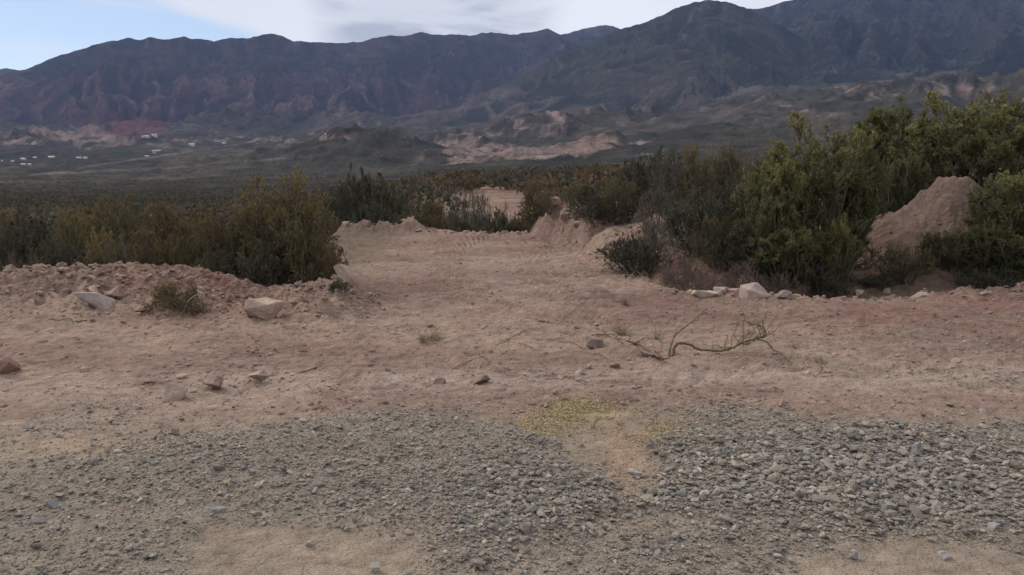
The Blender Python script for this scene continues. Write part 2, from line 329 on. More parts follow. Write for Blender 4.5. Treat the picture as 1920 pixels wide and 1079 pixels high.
# ------------------------------------------------------------------ ground sheet (0 .. 150 m, all round)
fine = np.linspace(-.74, .74, 1150); coarse = np.linspace(.74, 2*math.pi-.74, 90)[1:-1]
AZ = np.concatenate([fine, coarse])
py_rows = np.concatenate([np.linspace(1700, 1120, 60), np.linspace(1119, 420, 820)])
ry = 1.65*FPX/(py_rows-HY)
RR = np.concatenate([[.02, .3, .6, .9, 1.2], ry[ry > 1.3], np.geomspace(ry[-1]*1.004, 150, 260)])
A2, R2 = np.meshgrid(AZ, RR)
X = (R2*np.sin(A2)).ravel(); Y = (R2*np.cos(A2)).ravel()
Z = ground_h(X, Y)
def lerp(a, b, t): return a + (np.asarray(b)-a)*t[:, None]
def groundcol(x, y):
    n1 = fbm(x*.45, y*.8, 4, 101); n2 = fbm(x*2.4, y*4.2, 4, 102); n3 = fbm(x*11, y*15, 3, 103)
    c = np.tile(np.array([.235, .158, .124]), (len(x), 1))
    c = lerp(c, [.285, .203, .155], ss(n1+.25*n2, -.15, .5))
    c = lerp(c, [.165, .104, .085], .85*ss(-n1+.4*n2, .05, .5))
    c = lerp(c, [.24, .132, .102], .55*ss(fbm(x*.7, y*.9, 3, 104), .1, .5)*ss(y, 6.5, 9))      # redder soil
    px, py = project(x, y, 0)
    # pale powdery centre of the clearing and smooth rut
    c = lerp(c, [.30, .225, .178], .7*np.exp(-((px-1000)/150)**2-((py-545)/60)**2)*ss(n2, -.4, .3))
    c = lerp(c, [.33, .25, .20], .85*np.exp(-((y-6.1-.03*x+.1*n1)/.42)**2)*ss(n2+.4, -.3, .3))
    # road surface by the camera: sandy grey
    rd = 1-ss(y+.5*n1, 4.6, 5.6)
    c = lerp(c, [.26, .205, .155], rd*.85)
    c = lerp(c, [.24, .195, .155], rd*ss(fbm(x*1.3, y*5, 4, 105), 0, .5)*.7)
    g = np.zeros(len(x)); m = (y > .8) & (y < 9); g[m] = gravel_mask(x[m], y[m])
    c = lerp(c, [.225, .188, .152], np.clip(g*.9, 0, 1)*ss(n3+.5*n2, -.9, .3))
    # yellow sawdust film
    sdm = np.exp(-((px-1090)/120)**2-((py-775)/26)**2) + .6*np.exp(-((px-1230)/70)**2-((py-815)/22)**2)+.6*np.exp(-((px-1005)/60)**2-((py-805)/20)**2)
    c = lerp(c, [.31, .232, .135], (y < 8)*.85*ss(sdm+.5*n2, .45, 1.0))
    # darker patch right of the sawdust
    c = lerp(c, [.16, .10, .085], (y < 8)*.7*ss(np.exp(-((px-1160)/45)**2-((py-752)/14)**2)+.2*n2, .3, .7))
    sand = np.exp(-(((px-190)/170)**2+((py-838)/22)**2))
    c = lerp(c, [.31, .225, .16], (y < 8)*.8*ss(sand+.3*n2, .3, .8))
    sc2 = np.exp(-(((px-1170)/55)**2+((py-865)/70)**2)); c = lerp(c, [.30, .205, .145], (y < 8)*.8*ss(sc2+.3*n2, .3, .7))
    # under the far scrub: greyer leaf litter
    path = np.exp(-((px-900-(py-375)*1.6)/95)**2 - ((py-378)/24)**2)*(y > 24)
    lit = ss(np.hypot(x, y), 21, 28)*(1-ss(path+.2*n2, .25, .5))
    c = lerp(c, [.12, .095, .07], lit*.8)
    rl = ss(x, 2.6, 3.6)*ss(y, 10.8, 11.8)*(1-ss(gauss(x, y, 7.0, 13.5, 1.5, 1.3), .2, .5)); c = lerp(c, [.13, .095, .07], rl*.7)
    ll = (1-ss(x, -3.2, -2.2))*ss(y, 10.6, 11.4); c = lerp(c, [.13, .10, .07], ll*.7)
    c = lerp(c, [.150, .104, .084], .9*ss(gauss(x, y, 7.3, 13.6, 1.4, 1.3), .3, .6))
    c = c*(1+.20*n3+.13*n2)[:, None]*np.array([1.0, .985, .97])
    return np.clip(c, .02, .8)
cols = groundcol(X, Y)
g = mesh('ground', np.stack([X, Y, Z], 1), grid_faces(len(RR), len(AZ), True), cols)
tag(put('ground', g, M['dirt']), kind='structure')

# ------------------------------------------------------------------ valley floor
VR = [130, 150, 250, 400, 800, 1300, 2000, 3000, 4000, 5200, 7000, 9000]
VP = [-900, 0, 250, 500, 750, 960, 1150, 1400, 1650, 1920, 2800]
VY = [[402, 402, 386, 374, 350, 330, 306, 286, 264, 240, 235, 232],
      [402, 402, 386, 374, 350, 330, 306, 286, 264, 240, 235, 232],
      [402, 402, 384, 372, 348, 327, 302, 280, 258, 238, 232, 230],
      [402, 402, 380, 366, 342, 322, 296, 272, 250, 232, 228, 226],
      [400, 400, 376, 358, 334, 312, 288, 262, 238, 218, 214, 212],
      [398, 398, 372, 350, 324, 302, 278, 248, 222, 200, 196, 194],
      [388, 388, 362, 340, 312, 286, 258, 226, 198, 176, 172, 170],
      [380, 380, 350, 326, 296, 266, 232, 194, 160, 136, 130, 128],
      [376, 376, 344, 318, 286, 252, 216, 178, 146, 124, 120, 118],
      [372, 372, 340, 314, 280, 246, 210, 172, 142, 120, 116, 114],
      [372, 372, 340, 314, 280, 246, 210, 172, 142, 120, 116, 114]]
VT = np.array([math.atan(tcol(p)) for p in VP]); VZ = np.zeros((len(VP), len(VR)))
for i, p in enumerate(VP):
    for j, r in enumerate(VR):
        a, b, c = [float(v) for v in pixdir(min(max(p, 0), 1920), VY[i][j])]; VZ[i, j] = CAMZ + r*c/math.hypot(a, b)
def pixpos(px, py, r):
    a, b, c = [float(v) for v in pixdir(px, py)]; h = math.hypot(a, b); return a/h*r, b/h*r, CAMZ + c/h*r
HILLS = [  # px, r, height m, radial size, tangential size, pink
 (55, 3100, 42, 180, 110, .4), (120, 3500, 60, 200, 260, .9), (245, 3300, 35, 180, 200, .8), (190, 3450, 30, 160, 220, .8), (30, 3000, 35, 120, 100, .5), (640, 3000, 45, 260, 200, .5), (745, 2700, 50, 200, 150, .35),
 (560, 2500, 22, 260, 180, .3), (300, 4350, 60, 260, 300, .35), (400, 4250, 45, 260, 260, .3), (500, 4400, 80, 300, 260, .3), (590, 4200, 55, 260, 260, .5), (680, 4000, 60, 280, 260, .3), (350, 3700, 22, 160, 220, .7), (450, 3600, 20, 160, 200, .8), (20, 4300, 70, 300, 350, .2), (880, 2300, 40, 200, 200, .7), (1040, 2300, 55, 200, 130, .9), (1000, 2600, 40, 200, 230, .6), (715, 1600, 42, 170, 150, 0), (615, 1700, 30, 160, 150, 0), (790, 1560, 30, 130, 70, 0), (1220, 2500, 55, 240, 300, .9),
 (1390, 3600, 60, 200, 110, .6), (1500, 2200, 45, 250, 260, .5), (1650, 2400, 45, 250, 260, .7), (1830, 2100, 60, 220, 170, 1.0), (1900, 2300, 40, 220, 170, .8), (1440, 1500, 22, 250, 200, .4), (1560, 1600, 20, 220, 200, .35), (980, 1350, 12, 150, 250, .9), (1130, 1300, 18, 150, 90, .9)]
def hillmask(x, y):
    h = np.zeros_like(x); p = np.zeros_like(x)
    for (px, r, ht, sr, st, pk) in HILLS:
        a = math.atan(tcol(px)); cx, cy = r*math.sin(a), r*math.cos(a)
        q = gauss(x, y, cx, cy, st, sr, -a); h = h + ht*q; p = np.maximum(p, pk*ss(q + .25*fbm(x/90, y/90, 3, 211), .15, .6))
    return h, p
def valley_h(x, y, pink=False):
    r = np.hypot(x, y); az = np.arctan2(x, y)
    z = table(VT, VR, VZ, az, r)
    h, p = hillmask(x, y)
    wx = x + 40*fbm(x/160, y/160, 3, 201); wy = y + 40*fbm(x/160, y/160, 3, 202)
    rg = ridged(wx/150, wy/150, 5, 203, rot=True); rg2 = ridged(wx/42, wy/42, 4, 204, rot=True)
    far = ss(r, 400, 1800)
    z = z + h*(.4+.75*rg) + far*(20*(rg-.35)*ss(fbm(x/700, y/700, 3, 205), -.6, .3)) + (6*far+.3+6*p)*(rg2-.4)
    z = z + ss(r, 150, 500)*1.6*fbm(x/55, y/55, 4, 206)
    # river-cut cliff below the dark hill
    px, py = project(x, y, z)
    return (z, p, px, py, rg, rg2) if pink else z
vf = np.concatenate([np.linspace(-.76, .76, 1250)]); AZv = np.concatenate([vf, np.linspace(.76, 2*math.pi-.76, 80)[1:-1]])
RV = np.concatenate([np.geomspace(135, 700, 140), np.geomspace(704, 4800, 400)[0:], np.geomspace(4850, 9000, 40)])
A2, R2 = np.meshgrid(AZv, RV); X = (R2*np.sin(A2)).ravel(); Y = (R2*np.cos(A2)).ravel()
Z, P, PX, PY, RG, RG2 = valley_h(X, Y, True)
Z = np.where(R2.ravel() < 136, Z-3, Z)
def P2(px, py, cx, cy, sx, sy, rot=0.0): return gauss(px, py, cx, cy, sx, sy, rot)
def valleycol():
    n1 = fbm(X/260, Y/420, 4, 220); n2 = fbm(X/45, Y/90, 4, 221); n3 = fbm(X/14, Y/25, 3, 222)
    c = np.tile(np.array([.050, .046, .038]), (len(X), 1))
    c = lerp(c, [.082, .068, .056], ss(n1+.7*n2, -.0, .5)); c = lerp(c, [.033, .033, .029], ss(-n1+.5*n2, .1, .6))
    bare = np.clip(P, 0, 1)
    # pink/tan bare ground: positions of the exposed soils
    e = [(905, 281, 95, 14, .05, 1.2), (1060, 283, 120, 15, -.10, 1.3), (860, 290, 45, 16, .5, 1.0), (1130, 262, 60, 12, 0, .9), (1200, 181, 120, 12, -.05, .7), (1035, 215, 34, 16, .5, .9), (960, 225, 60, 12, .3, .5),
         (900, 250, 90, 12, .1, .45), (640, 258, 70, 10, 0, .8), (760, 235, 90, 10, .1, .5), (450, 264, 150, 7, 0, .85), (150, 250, 90, 16, 0, 1.0), (60, 262, 70, 14, 0, .9), (215, 262, 60, 16, .2, .9), (330, 272, 100, 5, 0, .6), (1460, 205, 70, 10, .2, .45), (1640, 175, 130, 14, 0, .5), (1840, 168, 70, 14, 0, .7), (120, 262, 110, 22, .1, .7), (200, 285, 160, 5, -.1, .5), (1170, 300, 80, 8, -.2, .8)]
    ex = np.zeros(len(X))
    for (a, b, sx, sy, ro, am) in e: ex = np.maximum(ex, am*P2(PX, PY, a, b, sx, sy, ro))
    m = np.clip(ss(bare*.5 + ex*.9 + .8*n2 + .55*n3, .55, 1.05), 0, 1)
    pk = np.array([.20, .142, .122])[None, :]*(1+.25*n2+.2*n3)[:, None]
    c = c + (pk-c)*(m*.85)[:, None]
    c = lerp(c, [.29, .24, .21], .6*ss(m*.6+n3*.8, .75, 1.15))                    # pale scars
    c = lerp(c, [.10, .045, .045], .8*ss(P2(PX, PY, 255, 240, 70, 20)+.2*n2, .3, .7))
    c = lerp(c, [.035, .040, .032], ss(n3+.4*n2, .35, .7)*.75)                    # clumps of scrub
    # faint tracks on the left plain
    for (a, b, sl, w) in ((430, 306, -.09, 170), (250, 300, -.15, 120), (110, 325, -.05, 140)):
        t = np.exp(-((PY-b-(PX-a)*sl)/1.6)**2)*np.exp(-((PX-a)/w)**2); c = lerp(c, [.22, .19, .17], .5*t*ss(n2, -.4, .2))
    return np.clip(c, .015, .7)
g = mesh('valley_floor', np.stack([X, Y, Z], 1), grid_faces(len(RV), len(AZv), True), valleycol())
tag(put('valley_floor', g, M['valley']), kind='structure')

# ------------------------------------------------------------------ mountains
def crest_elev(pts, az):
    """skyline points (photo positions) -> elevation slope per azimuth"""
    A = []; S = []
    for (px, py) in pts:
        a, b, c = [float(v) for v in pixdir(px, py)]; A.append(math.atan2(a, b)); S.append(c/math.hypot(a, b))
    return np.interp(az, A, S)
def mountain(name, pts, px0, px1, rb, rc, rend, seed, colf, amp, base_px_y, cols_n=1300, rows=430):
    a0, a1 = math.atan(tcol(px0)), math.atan(tcol(px1))
    az = np.linspace(a0, a1, cols_n); q = np.concatenate([np.linspace(0, 1, rows), np.linspace(1, 1.9, 50)[1:]])
    A2, Q = np.meshgrid(az, q); A2 = A2.ravel(); Q = Q.ravel()
    Rb = rb(A2); Rc = rc(A2)
    R = np.where(Q <= 1, Rb + (Rc-Rb)*Q, Rc + (rend)*(Q-1)/.9)
    S = crest_elev(pts, A2); S = S + .0012*fbm(A2*160, A2*0+seed, 4, seed)
    zc = CAMZ + Rc*S
    x = R*np.sin(A2); y = R*np.cos(A2)
    zb = valley_h(Rb*np.sin(A2), Rb*np.cos(A2)) - 25
    u = A2*Rc.mean(); v = R
    wu = u + 260*fbm(u/900, v/700, 3, seed+1) + 40*fbm(u/130, v/130, 2, seed+2); wv = v + 150*fbm(u/450, v/450, 3, seed+3)
    big = ridged(wu/760, wv/2300, 2, seed+4); mid = ridged(wu/300, wv/700, 3, seed+5); sm = ridged(wu/105, wv/200, 4, seed+6); ti = ridged(wu/34, wv/48, 3, seed+7, rot=True)
    prof = np.where(Q <= 1, Q**1.12, 1-1.1*(Q-1)**1.1)
    rise = np.maximum(zc-zb, 0)
    env = np.clip(4*Q*(1-Q), 0, 1)*np.where(Q < 1, 1, 0)
    env2 = np.sqrt(np.clip(1-Q, 0, 1))
    z = zb + rise*prof
    sharp = np.clip(rise/1000, .12, 1)
    z = z + amp*sharp*(270*(big-.55)*env + 170*(mid-.5)*env**.7 + 75*(sm-.5)*np.clip(env2*2, 0, 1)*ss(Q, 0, .12) + 20*(ti-.5)*np.clip(env2*4, .15, 1))
    # keep the front slopes below the sight line to the crest
    lim = CAMZ + R*(S - .010*(1-np.clip(Q, 0, 1))); z = np.where(Q < 1, np.minimum(z, lim), z)
    px, py = project(x, y, z)
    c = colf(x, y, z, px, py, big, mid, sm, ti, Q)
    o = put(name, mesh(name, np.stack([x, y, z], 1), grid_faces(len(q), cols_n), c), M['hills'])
    return tag(o, kind='structure')
def blend(base, items):
    c = np.tile(np.array(base), (len(items[0][1]), 1))
    for (col, m) in items: c = lerp(c, col, np.clip(m, 0, 1))
    return c
def col_left(x, y, z, px, py, big, mid, sm, ti, Q):
    n1 = fbm(x/420, y/600, 4, 301); n2 = fbm(x/90, y/130, 4, 302); n3 = fbm(x/26, y/32, 3, 303)
    up = ss(py, 95, 165)
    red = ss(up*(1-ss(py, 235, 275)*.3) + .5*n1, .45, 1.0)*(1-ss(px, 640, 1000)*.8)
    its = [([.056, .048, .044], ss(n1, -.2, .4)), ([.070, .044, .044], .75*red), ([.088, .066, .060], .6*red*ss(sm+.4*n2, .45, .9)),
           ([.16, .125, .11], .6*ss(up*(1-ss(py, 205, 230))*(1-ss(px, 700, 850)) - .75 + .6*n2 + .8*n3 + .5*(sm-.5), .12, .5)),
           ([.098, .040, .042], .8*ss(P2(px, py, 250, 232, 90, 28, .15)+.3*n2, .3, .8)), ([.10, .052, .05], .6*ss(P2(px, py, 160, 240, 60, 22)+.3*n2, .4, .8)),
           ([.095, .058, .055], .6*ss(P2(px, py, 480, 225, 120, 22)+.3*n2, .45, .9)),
           ([.095, .080, .074], .55*ss(sm+.35*n2+.3*(mid-.5), .55, .95)), ([.026, .029, .027], .85*ss(-sm+.3*n2-.3*(mid-.5), -.38, .0)), ([.027, .031, .027], .55*ss(n3, .0, .45)), ([.20, .19, .18], .5*ss(n3+n2, .95, 1.2))]  # scrubby gullies darkened, ridges lightened: relief shading put into the colour
    return blend([.036, .036, .035], its)*np.array([.98, .88, .86])
def col_right(x, y, z, px, py, big, mid, sm, ti, Q):
    n1 = fbm(x/420, y/600, 4, 311); n2 = fbm(x/90, y/130, 4, 312); n3 = fbm(x/26, y/32, 3, 313)
    low = ss(py, 120, 185)
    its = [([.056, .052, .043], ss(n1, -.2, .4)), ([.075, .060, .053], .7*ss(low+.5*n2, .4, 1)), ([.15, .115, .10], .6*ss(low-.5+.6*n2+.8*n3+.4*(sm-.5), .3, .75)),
           ([.17, .14, .12], .5*ss(sm+.6*n2+.2*n3, .95, 1.25)), ([.10, .09, .078], .55*ss(sm+.35*n2+.3*(mid-.5), .55, .95)), ([.026, .030, .026], .85*ss(-sm+.3*n2-.3*(mid-.5), -.38, .0)), ([.027, .031, .025], .55*ss(n3, .0, .45)), ([.22, .2, .18], .4*ss(n3+n2, 1.0, 1.2))]  # ridge lines lighter, scrubby gullies darker: slope shading put into the colour
    return blend([.037, .038, .034], its)*np.array([.88, .9, .9])
SK_L = [(-900, 190), (-400, 175), (-60, 158), (0, 143), (50, 130), (90, 112), (140, 95), (200, 79), (240, 72), (262, 75), (285, 70), (310, 74), (345, 69), (362, 74), (375, 73), (400, 77), (430, 71), (460, 73), (482, 68), (493, 64), (510, 63), (530, 68), (550, 77), (565, 77), (590, 80),
        (640, 81), (680, 78), (700, 72), (735, 66), (750, 69), (790, 61), (815, 66), (845, 64), (880, 67), (905, 62), (935, 62), (955, 66), (985, 62), (1005, 60), (1025, 54), (1040, 60), (1052, 65), (1075, 66), (1200, 72), (1400, 80), (1700, 90)]
SK_B = [(900, 110), (1000, 85), (1050, 66), (1070, 62), (1090, 55), (1115, 50), (1135, 47), (1150, 49), (1165, 54), (1200, 62), (1300, 60), (1500, 50)]
SK_R = [(700, 232), (800, 208), (850, 195), (900, 176), (940, 160), (960, 151), (1000, 131), (1040, 108), (1100, 85), (1165, 54), (1200, 45), (1240, 30), (1270, 14), (1300, 5), (1330, 0), (1350, 2), (1370, 6), (1400, 16), (1440, 34), (1480, 58), (1530, 86), (1600, 108), (1700, 128), (1800, 140), (2000, 150)]
SK_M = [(1250, 60), (1350, 32), (1395, 18), (1425, 16), (1450, 11), (1468, 3), (1485, 1), (1500, -3), (1540, -12), (1600, -25), (1680, -32), (1760, -22), (1850, -40), (1920, -48), (2100, -70), (2400, -60), (2900, 10)]
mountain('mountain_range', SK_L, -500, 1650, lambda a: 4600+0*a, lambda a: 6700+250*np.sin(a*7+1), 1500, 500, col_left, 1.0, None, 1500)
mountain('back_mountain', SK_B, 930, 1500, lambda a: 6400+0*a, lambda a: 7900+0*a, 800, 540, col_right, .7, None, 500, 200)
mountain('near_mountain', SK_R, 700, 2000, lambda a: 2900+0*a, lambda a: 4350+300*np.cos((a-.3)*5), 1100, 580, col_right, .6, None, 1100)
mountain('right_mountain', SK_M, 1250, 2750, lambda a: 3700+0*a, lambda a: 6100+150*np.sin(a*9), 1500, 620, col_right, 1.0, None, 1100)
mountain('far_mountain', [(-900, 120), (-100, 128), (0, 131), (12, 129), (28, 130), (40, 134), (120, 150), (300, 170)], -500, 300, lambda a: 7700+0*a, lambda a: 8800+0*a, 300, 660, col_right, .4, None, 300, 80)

# ------------------------------------------------------------------ stones
PHI = (1+5**.5)/2
ICO_V = np.array([(-1, PHI, 0), (1, PHI, 0), (-1, -PHI, 0), (1, -PHI, 0), (0, -1, PHI), (0, 1, PHI), (0, -1, -PHI), (0, 1, -PHI), (PHI, 0, -1), (PHI, 0, 1), (-PHI, 0, -1), (-PHI, 0, 1)])/math.hypot(1, PHI)
ICO_F = np.array([(0, 11, 5), (0, 5, 1), (0, 1, 7), (0, 7, 10), (0, 10, 11), (1, 5, 9), (5, 11, 4), (11, 10, 2), (10, 7, 6), (7, 1, 8), (3, 9, 4), (3, 4, 2), (3, 2, 6), (3, 6, 8), (3, 8, 9), (4, 9, 5), (2, 4, 11), (6, 2, 10), (8, 6, 7), (9, 8, 1)])
def pebbles(pos, size, rng, flat=(.35, .75), long=(1.0, 1.6), jit=.22, tilt=.5):
    n = len(pos); V = ICO_V[None]*(1 + rng.uniform(-jit, jit, (n, 12, 1))) + rng.uniform(-jit*.5, jit*.5, (n, 12, 3))
    # knock off a few sides so the stones are angular
    for _ in range(3):
        d = rng.normal(size=(n, 1, 3)); d /= np.linalg.norm(d, axis=2, keepdims=True); k = rng.uniform(.45, .8, (n, 1))
        over = np.maximum((V*d).sum(2)-k, 0); V = V - over[..., None]*d
    S = np.stack([rng.uniform(*long, n), rng.uniform(.75, 1.05, n), rng.uniform(*flat, n)], 1)
    V = V*S[:, None, :]*size[:, None, None]
    a = rng.uniform(0, 2*math.pi, n); tx = rng.normal(0, tilt*.5, n); ty = rng.normal(0, tilt*.5, n)
    c, s_ = np.cos(tx)[:, None], np.sin(tx)[:, None]; V = np.stack([V[..., 0], V[..., 1]*c-V[..., 2]*s_, V[..., 1]*s_+V[..., 2]*c], -1)
    c, s_ = np.cos(ty)[:, None], np.sin(ty)[:, None]; V = np.stack([V[..., 0]*c+V[..., 2]*s_, V[..., 1], -V[..., 0]*s_+V[..., 2]*c], -1)
    c, s_ = np.cos(a)[:, None], np.sin(a)[:, None]; V = np.stack([V[..., 0]*c-V[..., 1]*s_, V[..., 0]*s_+V[..., 1]*c, V[..., 2]], -1)
    V = V + pos[:, None, :]
    F = ICO_F[None] + (np.arange(n)*12)[:, None, None]
    return V.reshape(-1, 3), F.reshape(-1, 3)
def stone_cols(n, rng, base=(.222, .188, .157)):
    v = rng.lognormal(0, .2, n)[:, None]; c = np.tile(np.array(base), (n, 1))*v
    k = rng.random(n)
    for lo, hi, col in ((0, .22, (.25, .208, .165)), (.18, .28, (.20, .178, .155)), (.28, .35, (.21, .165, .145)), (.35, .44, (.145, .13, .118)), (.44, .45, (.31, .27, .22)), (.46, .48, (.25, .21, .14)), (.48, .52, (.17, .168, .145))):
        m = (k >= lo) & (k < hi); c[m] = np.array(col)*v[m]
    return np.repeat(np.clip(c, .03, .6), 12, 0)
rng = np.random.default_rng(5)
def gravel_batch(n, smin, smax, sigma, power, zoff):
    # more candidates close to the camera, where each stone shows
    y = 2.5/(1-rng.random(n)*(1-2.5/8.0)); x = rng.uniform(-1, 1, n)*(y*.78+.6)
    keep = rng.random(n) < np.clip(gravel_dense(x, y), 0, 1)**power*(y/8.0)**.0
    x = x[keep]; y = y[keep]; n = len(x)
    px, py = project(x, y, 0)
    big = .72 + .52*np.exp(-((px-1620)/380)**2-((py-890)/110)**2) + .3*np.exp(-((px-1000)/200)**2 - ((py-950)/60)**2)
    sz = np.clip(np.exp(rng.normal(math.log(smin), sigma, n))*big, smin*.45, smax)
    z = ground_h(x, y) + sz*rng.uniform(-.05, zoff, n)
    return x, y, z, sz
xs = []
for (n, a, b, c, p, zo) in ((100000, .0090, .032, .45, .75, 1.0), (150000, .0048, .010, .3, .4, .5)):
    x, y, z, sz = gravel_batch(n, a, b, c, p, zo); xs.append((x, y, z, sz))
x, y, z, sz = [np.concatenate([q[i] for q in xs]) for i in range(4)]
V, F = pebbles(np.stack([x, y, z], 1), sz, rng)
tag(put('gravel', mesh('gravel', V, F, stone_cols(len(x), rng), smooth=False), M['gravel']), kind='stuff', label='grey crushed gravel spread along the road edge', cat='gravel')
print('pebbles', len(x))
# crumbs of soil on the bulldozed dirt and berms
n = 60000; y = 5.2/(1-rng.random(n)*(1-5.2/21.5)); x = rng.uniform(-1, 1, n)*(y*.75)
berm = np.exp(-((y-9.6)/.9)**2)*(x < -1.7) + .9*np.exp(-((y-20)/.6)**2)*(x < 1) + .7*(x > 2.0)*np.exp(-((y-10.6)/.5)**2)
d, s_ = seg_sd(x, y, (2.35, 11.4), (.55, 20.0)); berm += .9*np.exp(-((d-.4)/.55)**2)*(y > 11)
mound = gauss(x, y, 6.8, 13.5, 1.3, 1.2); berm += .3*mound
dens = .05 + .22*ss(fbm(x*.8, y*1.6, 3, 401), .0, .5) + .9*np.clip(berm, 0, 1)
dens *= np.where((y > 11) & ((x > 2.6) | (x < -3.5)), .3, 1)
k = rng.random(n) < dens; x = x[k]; y = y[k]; bm_ = berm[k]; n = len(x)
sz = np.clip(np.exp(rng.normal(math.log(.010), .5, n))*(1+1.3*np.clip(bm_, 0, 1)*rng.random(n)), .004, .055)
V, F = pebbles(np.stack([x, y, ground_h(x, y)+sz*.15], 1), sz, rng, flat=(.5, .9))
cc = groundcol(x, y)*rng.uniform(.8, 1.25, (n, 1)); kk = rng.random(n) < .10; cc[kk] = np.array([.24, .195, .16])*rng.uniform(.8, 1.3, (kk.sum(), 1))
tag(put('soil_crumbs', mesh('soil_crumbs', V, F, np.repeat(cc, 12, 0), smooth=False), M['gravel']), kind='stuff', label='loose crumbs of reddish soil and pebbles on the bulldozed ground', cat='soil')
# sawdust chips
n = 12000; cx = [(1085, 770, 62, 17, .55), (1230, 812, 60, 20, .2), (1000, 806, 55, 17, .2), (1110, 785, 150, 24, .15)]
w = np.array([c[4] for c in cx]); ki = rng.choice(4, n, p=w/w.sum()); C4 = np.array(cx)[ki]
PXs = C4[:, 0]+rng.normal(0, .6, n)*C4[:, 2]; PYs = C4[:, 1]+rng.normal(0, .6, n)*C4[:, 3]
a_, b_, c_ = pixdir(PXs, PYs); t_ = -CAMZ/c_; x = a_*t_; y = b_*t_
k = fbm(x*5, y*5, 3, 410) > -.25; x = x[k]; y = y[k]; n = len(x)
sz = rng.uniform(.002, .0065, n)
V, F = pebbles(np.stack([x, y, ground_h(x, y)+sz*.5], 1), sz, rng, flat=(.2, .4), long=(1, 2.0), tilt=1)
tag(put('sawdust', mesh('sawdust', V, F, np.repeat(np.array([[.35, .27, .155]])*rng.uniform(.6, 1.25, (n, 1)), 12, 0), smooth=False), M['gravel']), kind='stuff', label='yellowish sawdust scattered where the gravel meets the dirt', cat='sawdust')

def rock_mesh(name, dims, seed, col, npts=13, rough=.035, bev=.025):
    r = random.Random(seed); bm = bmesh.new()
    for _ in range(npts):
        v = Vector((r.gauss(0, 1), r.gauss(0, 1), r.gauss(0, 1))).normalized()
        q = max(abs(v.x), abs(v.y), abs(v.z)); v = v.lerp(v/q, .55)*r.uniform(.82, 1.0)
        bm.verts.new((v.x*dims[0]/2, v.y*dims[1]/2, v.z*dims[2]/2))
    bmesh.ops.convex_hull(bm, input=bm.verts)
    bmesh.ops.delete(bm, geom=[v for v in bm.verts if not v.link_faces], context='VERTS')
    bmesh.ops.dissolve_limit(bm, angle_limit=.22, verts=bm.verts, edges=bm.edges)
    m_ = min(dims); bmesh.ops.bevel(bm, geom=bm.edges[:], offset=m_*bev, segments=1, affect='EDGES', clamp_overlap=True)
    bmesh.ops.triangulate(bm, faces=bm.faces[:])
    for _ in range(3):
        es = [e for e in bm.edges if e.calc_length() > m_*.11]
        if len(bm.faces) > 9000 or not es: break
        bmesh.ops.subdivide_edges(bm, edges=es, cuts=1); bmesh.ops.triangulate(bm, faces=bm.faces[:])
    bm.normal_update(); off = Vector((seed*3.1, seed*1.7, 0))
    for v in bm.verts:
        f = 2.2/m_; n_ = mnoise.fractal(v.co*f+off, .7, 2.1, 5); v.co += v.normal*n_*m_*rough
    me = bpy.data.meshes.new(name); bm.to_mesh(me)
    at_ = me.color_attributes.new('Col', 'FLOAT_COLOR', 'POINT'); c4 = np.ones((len(me.vertices), 4), np.float32)
    for i, v in enumerate(me.vertices):
        k_ = mnoise.fractal(v.co*(1.6/m_)+off, .8, 2, 4); low = max(0, min(1, (-v.co.z/dims[2]+.05+k_*.3)*2.2))*.6
        dust = (.26, .175, .135); c4[i, :3] = [(a*(1+.22*k_))*(1-low)+b*low for a, b in zip(col, dust)]
    at_.data.foreach_set('color', c4.ravel()); bm.free(); return me
PALE = (.37, .285, .235); GREYPINK = (.33, .275, .255); REDDISH = (.30, .20, .165); GREY = (.19, .175, .165)
def pxsize(w, d): return w/FPX*d
def rock(px, basey, wpx, hpx, label, col=PALE, seed=0, group=None, rotz=0.0, tilt=(0, 0), depth=.8, sink=.30, name='boulder', npts=10, d=None, cat='rock'):
    if d is None: x, y = hit(px, basey)
    else: x, y = at(px, d)
    w = pxsize(wpx, y); hgt = pxsize(hpx, y)*1.02; dims = (w*1.04, w*depth, hgt*(1+sink))
    y += dims[1]*.4; o = put(name, rock_mesh(name, dims, seed, col, npts), M['rock'])
    o.location = (x*y/(y-dims[1]*.4), y, smooth_h(np.array([x]), np.array([y]))[0] + dims[2]/2 - hgt*sink)
    o.rotation_euler = (tilt[0], tilt[1], rotz)
    tag(o, label, cat, group); return o
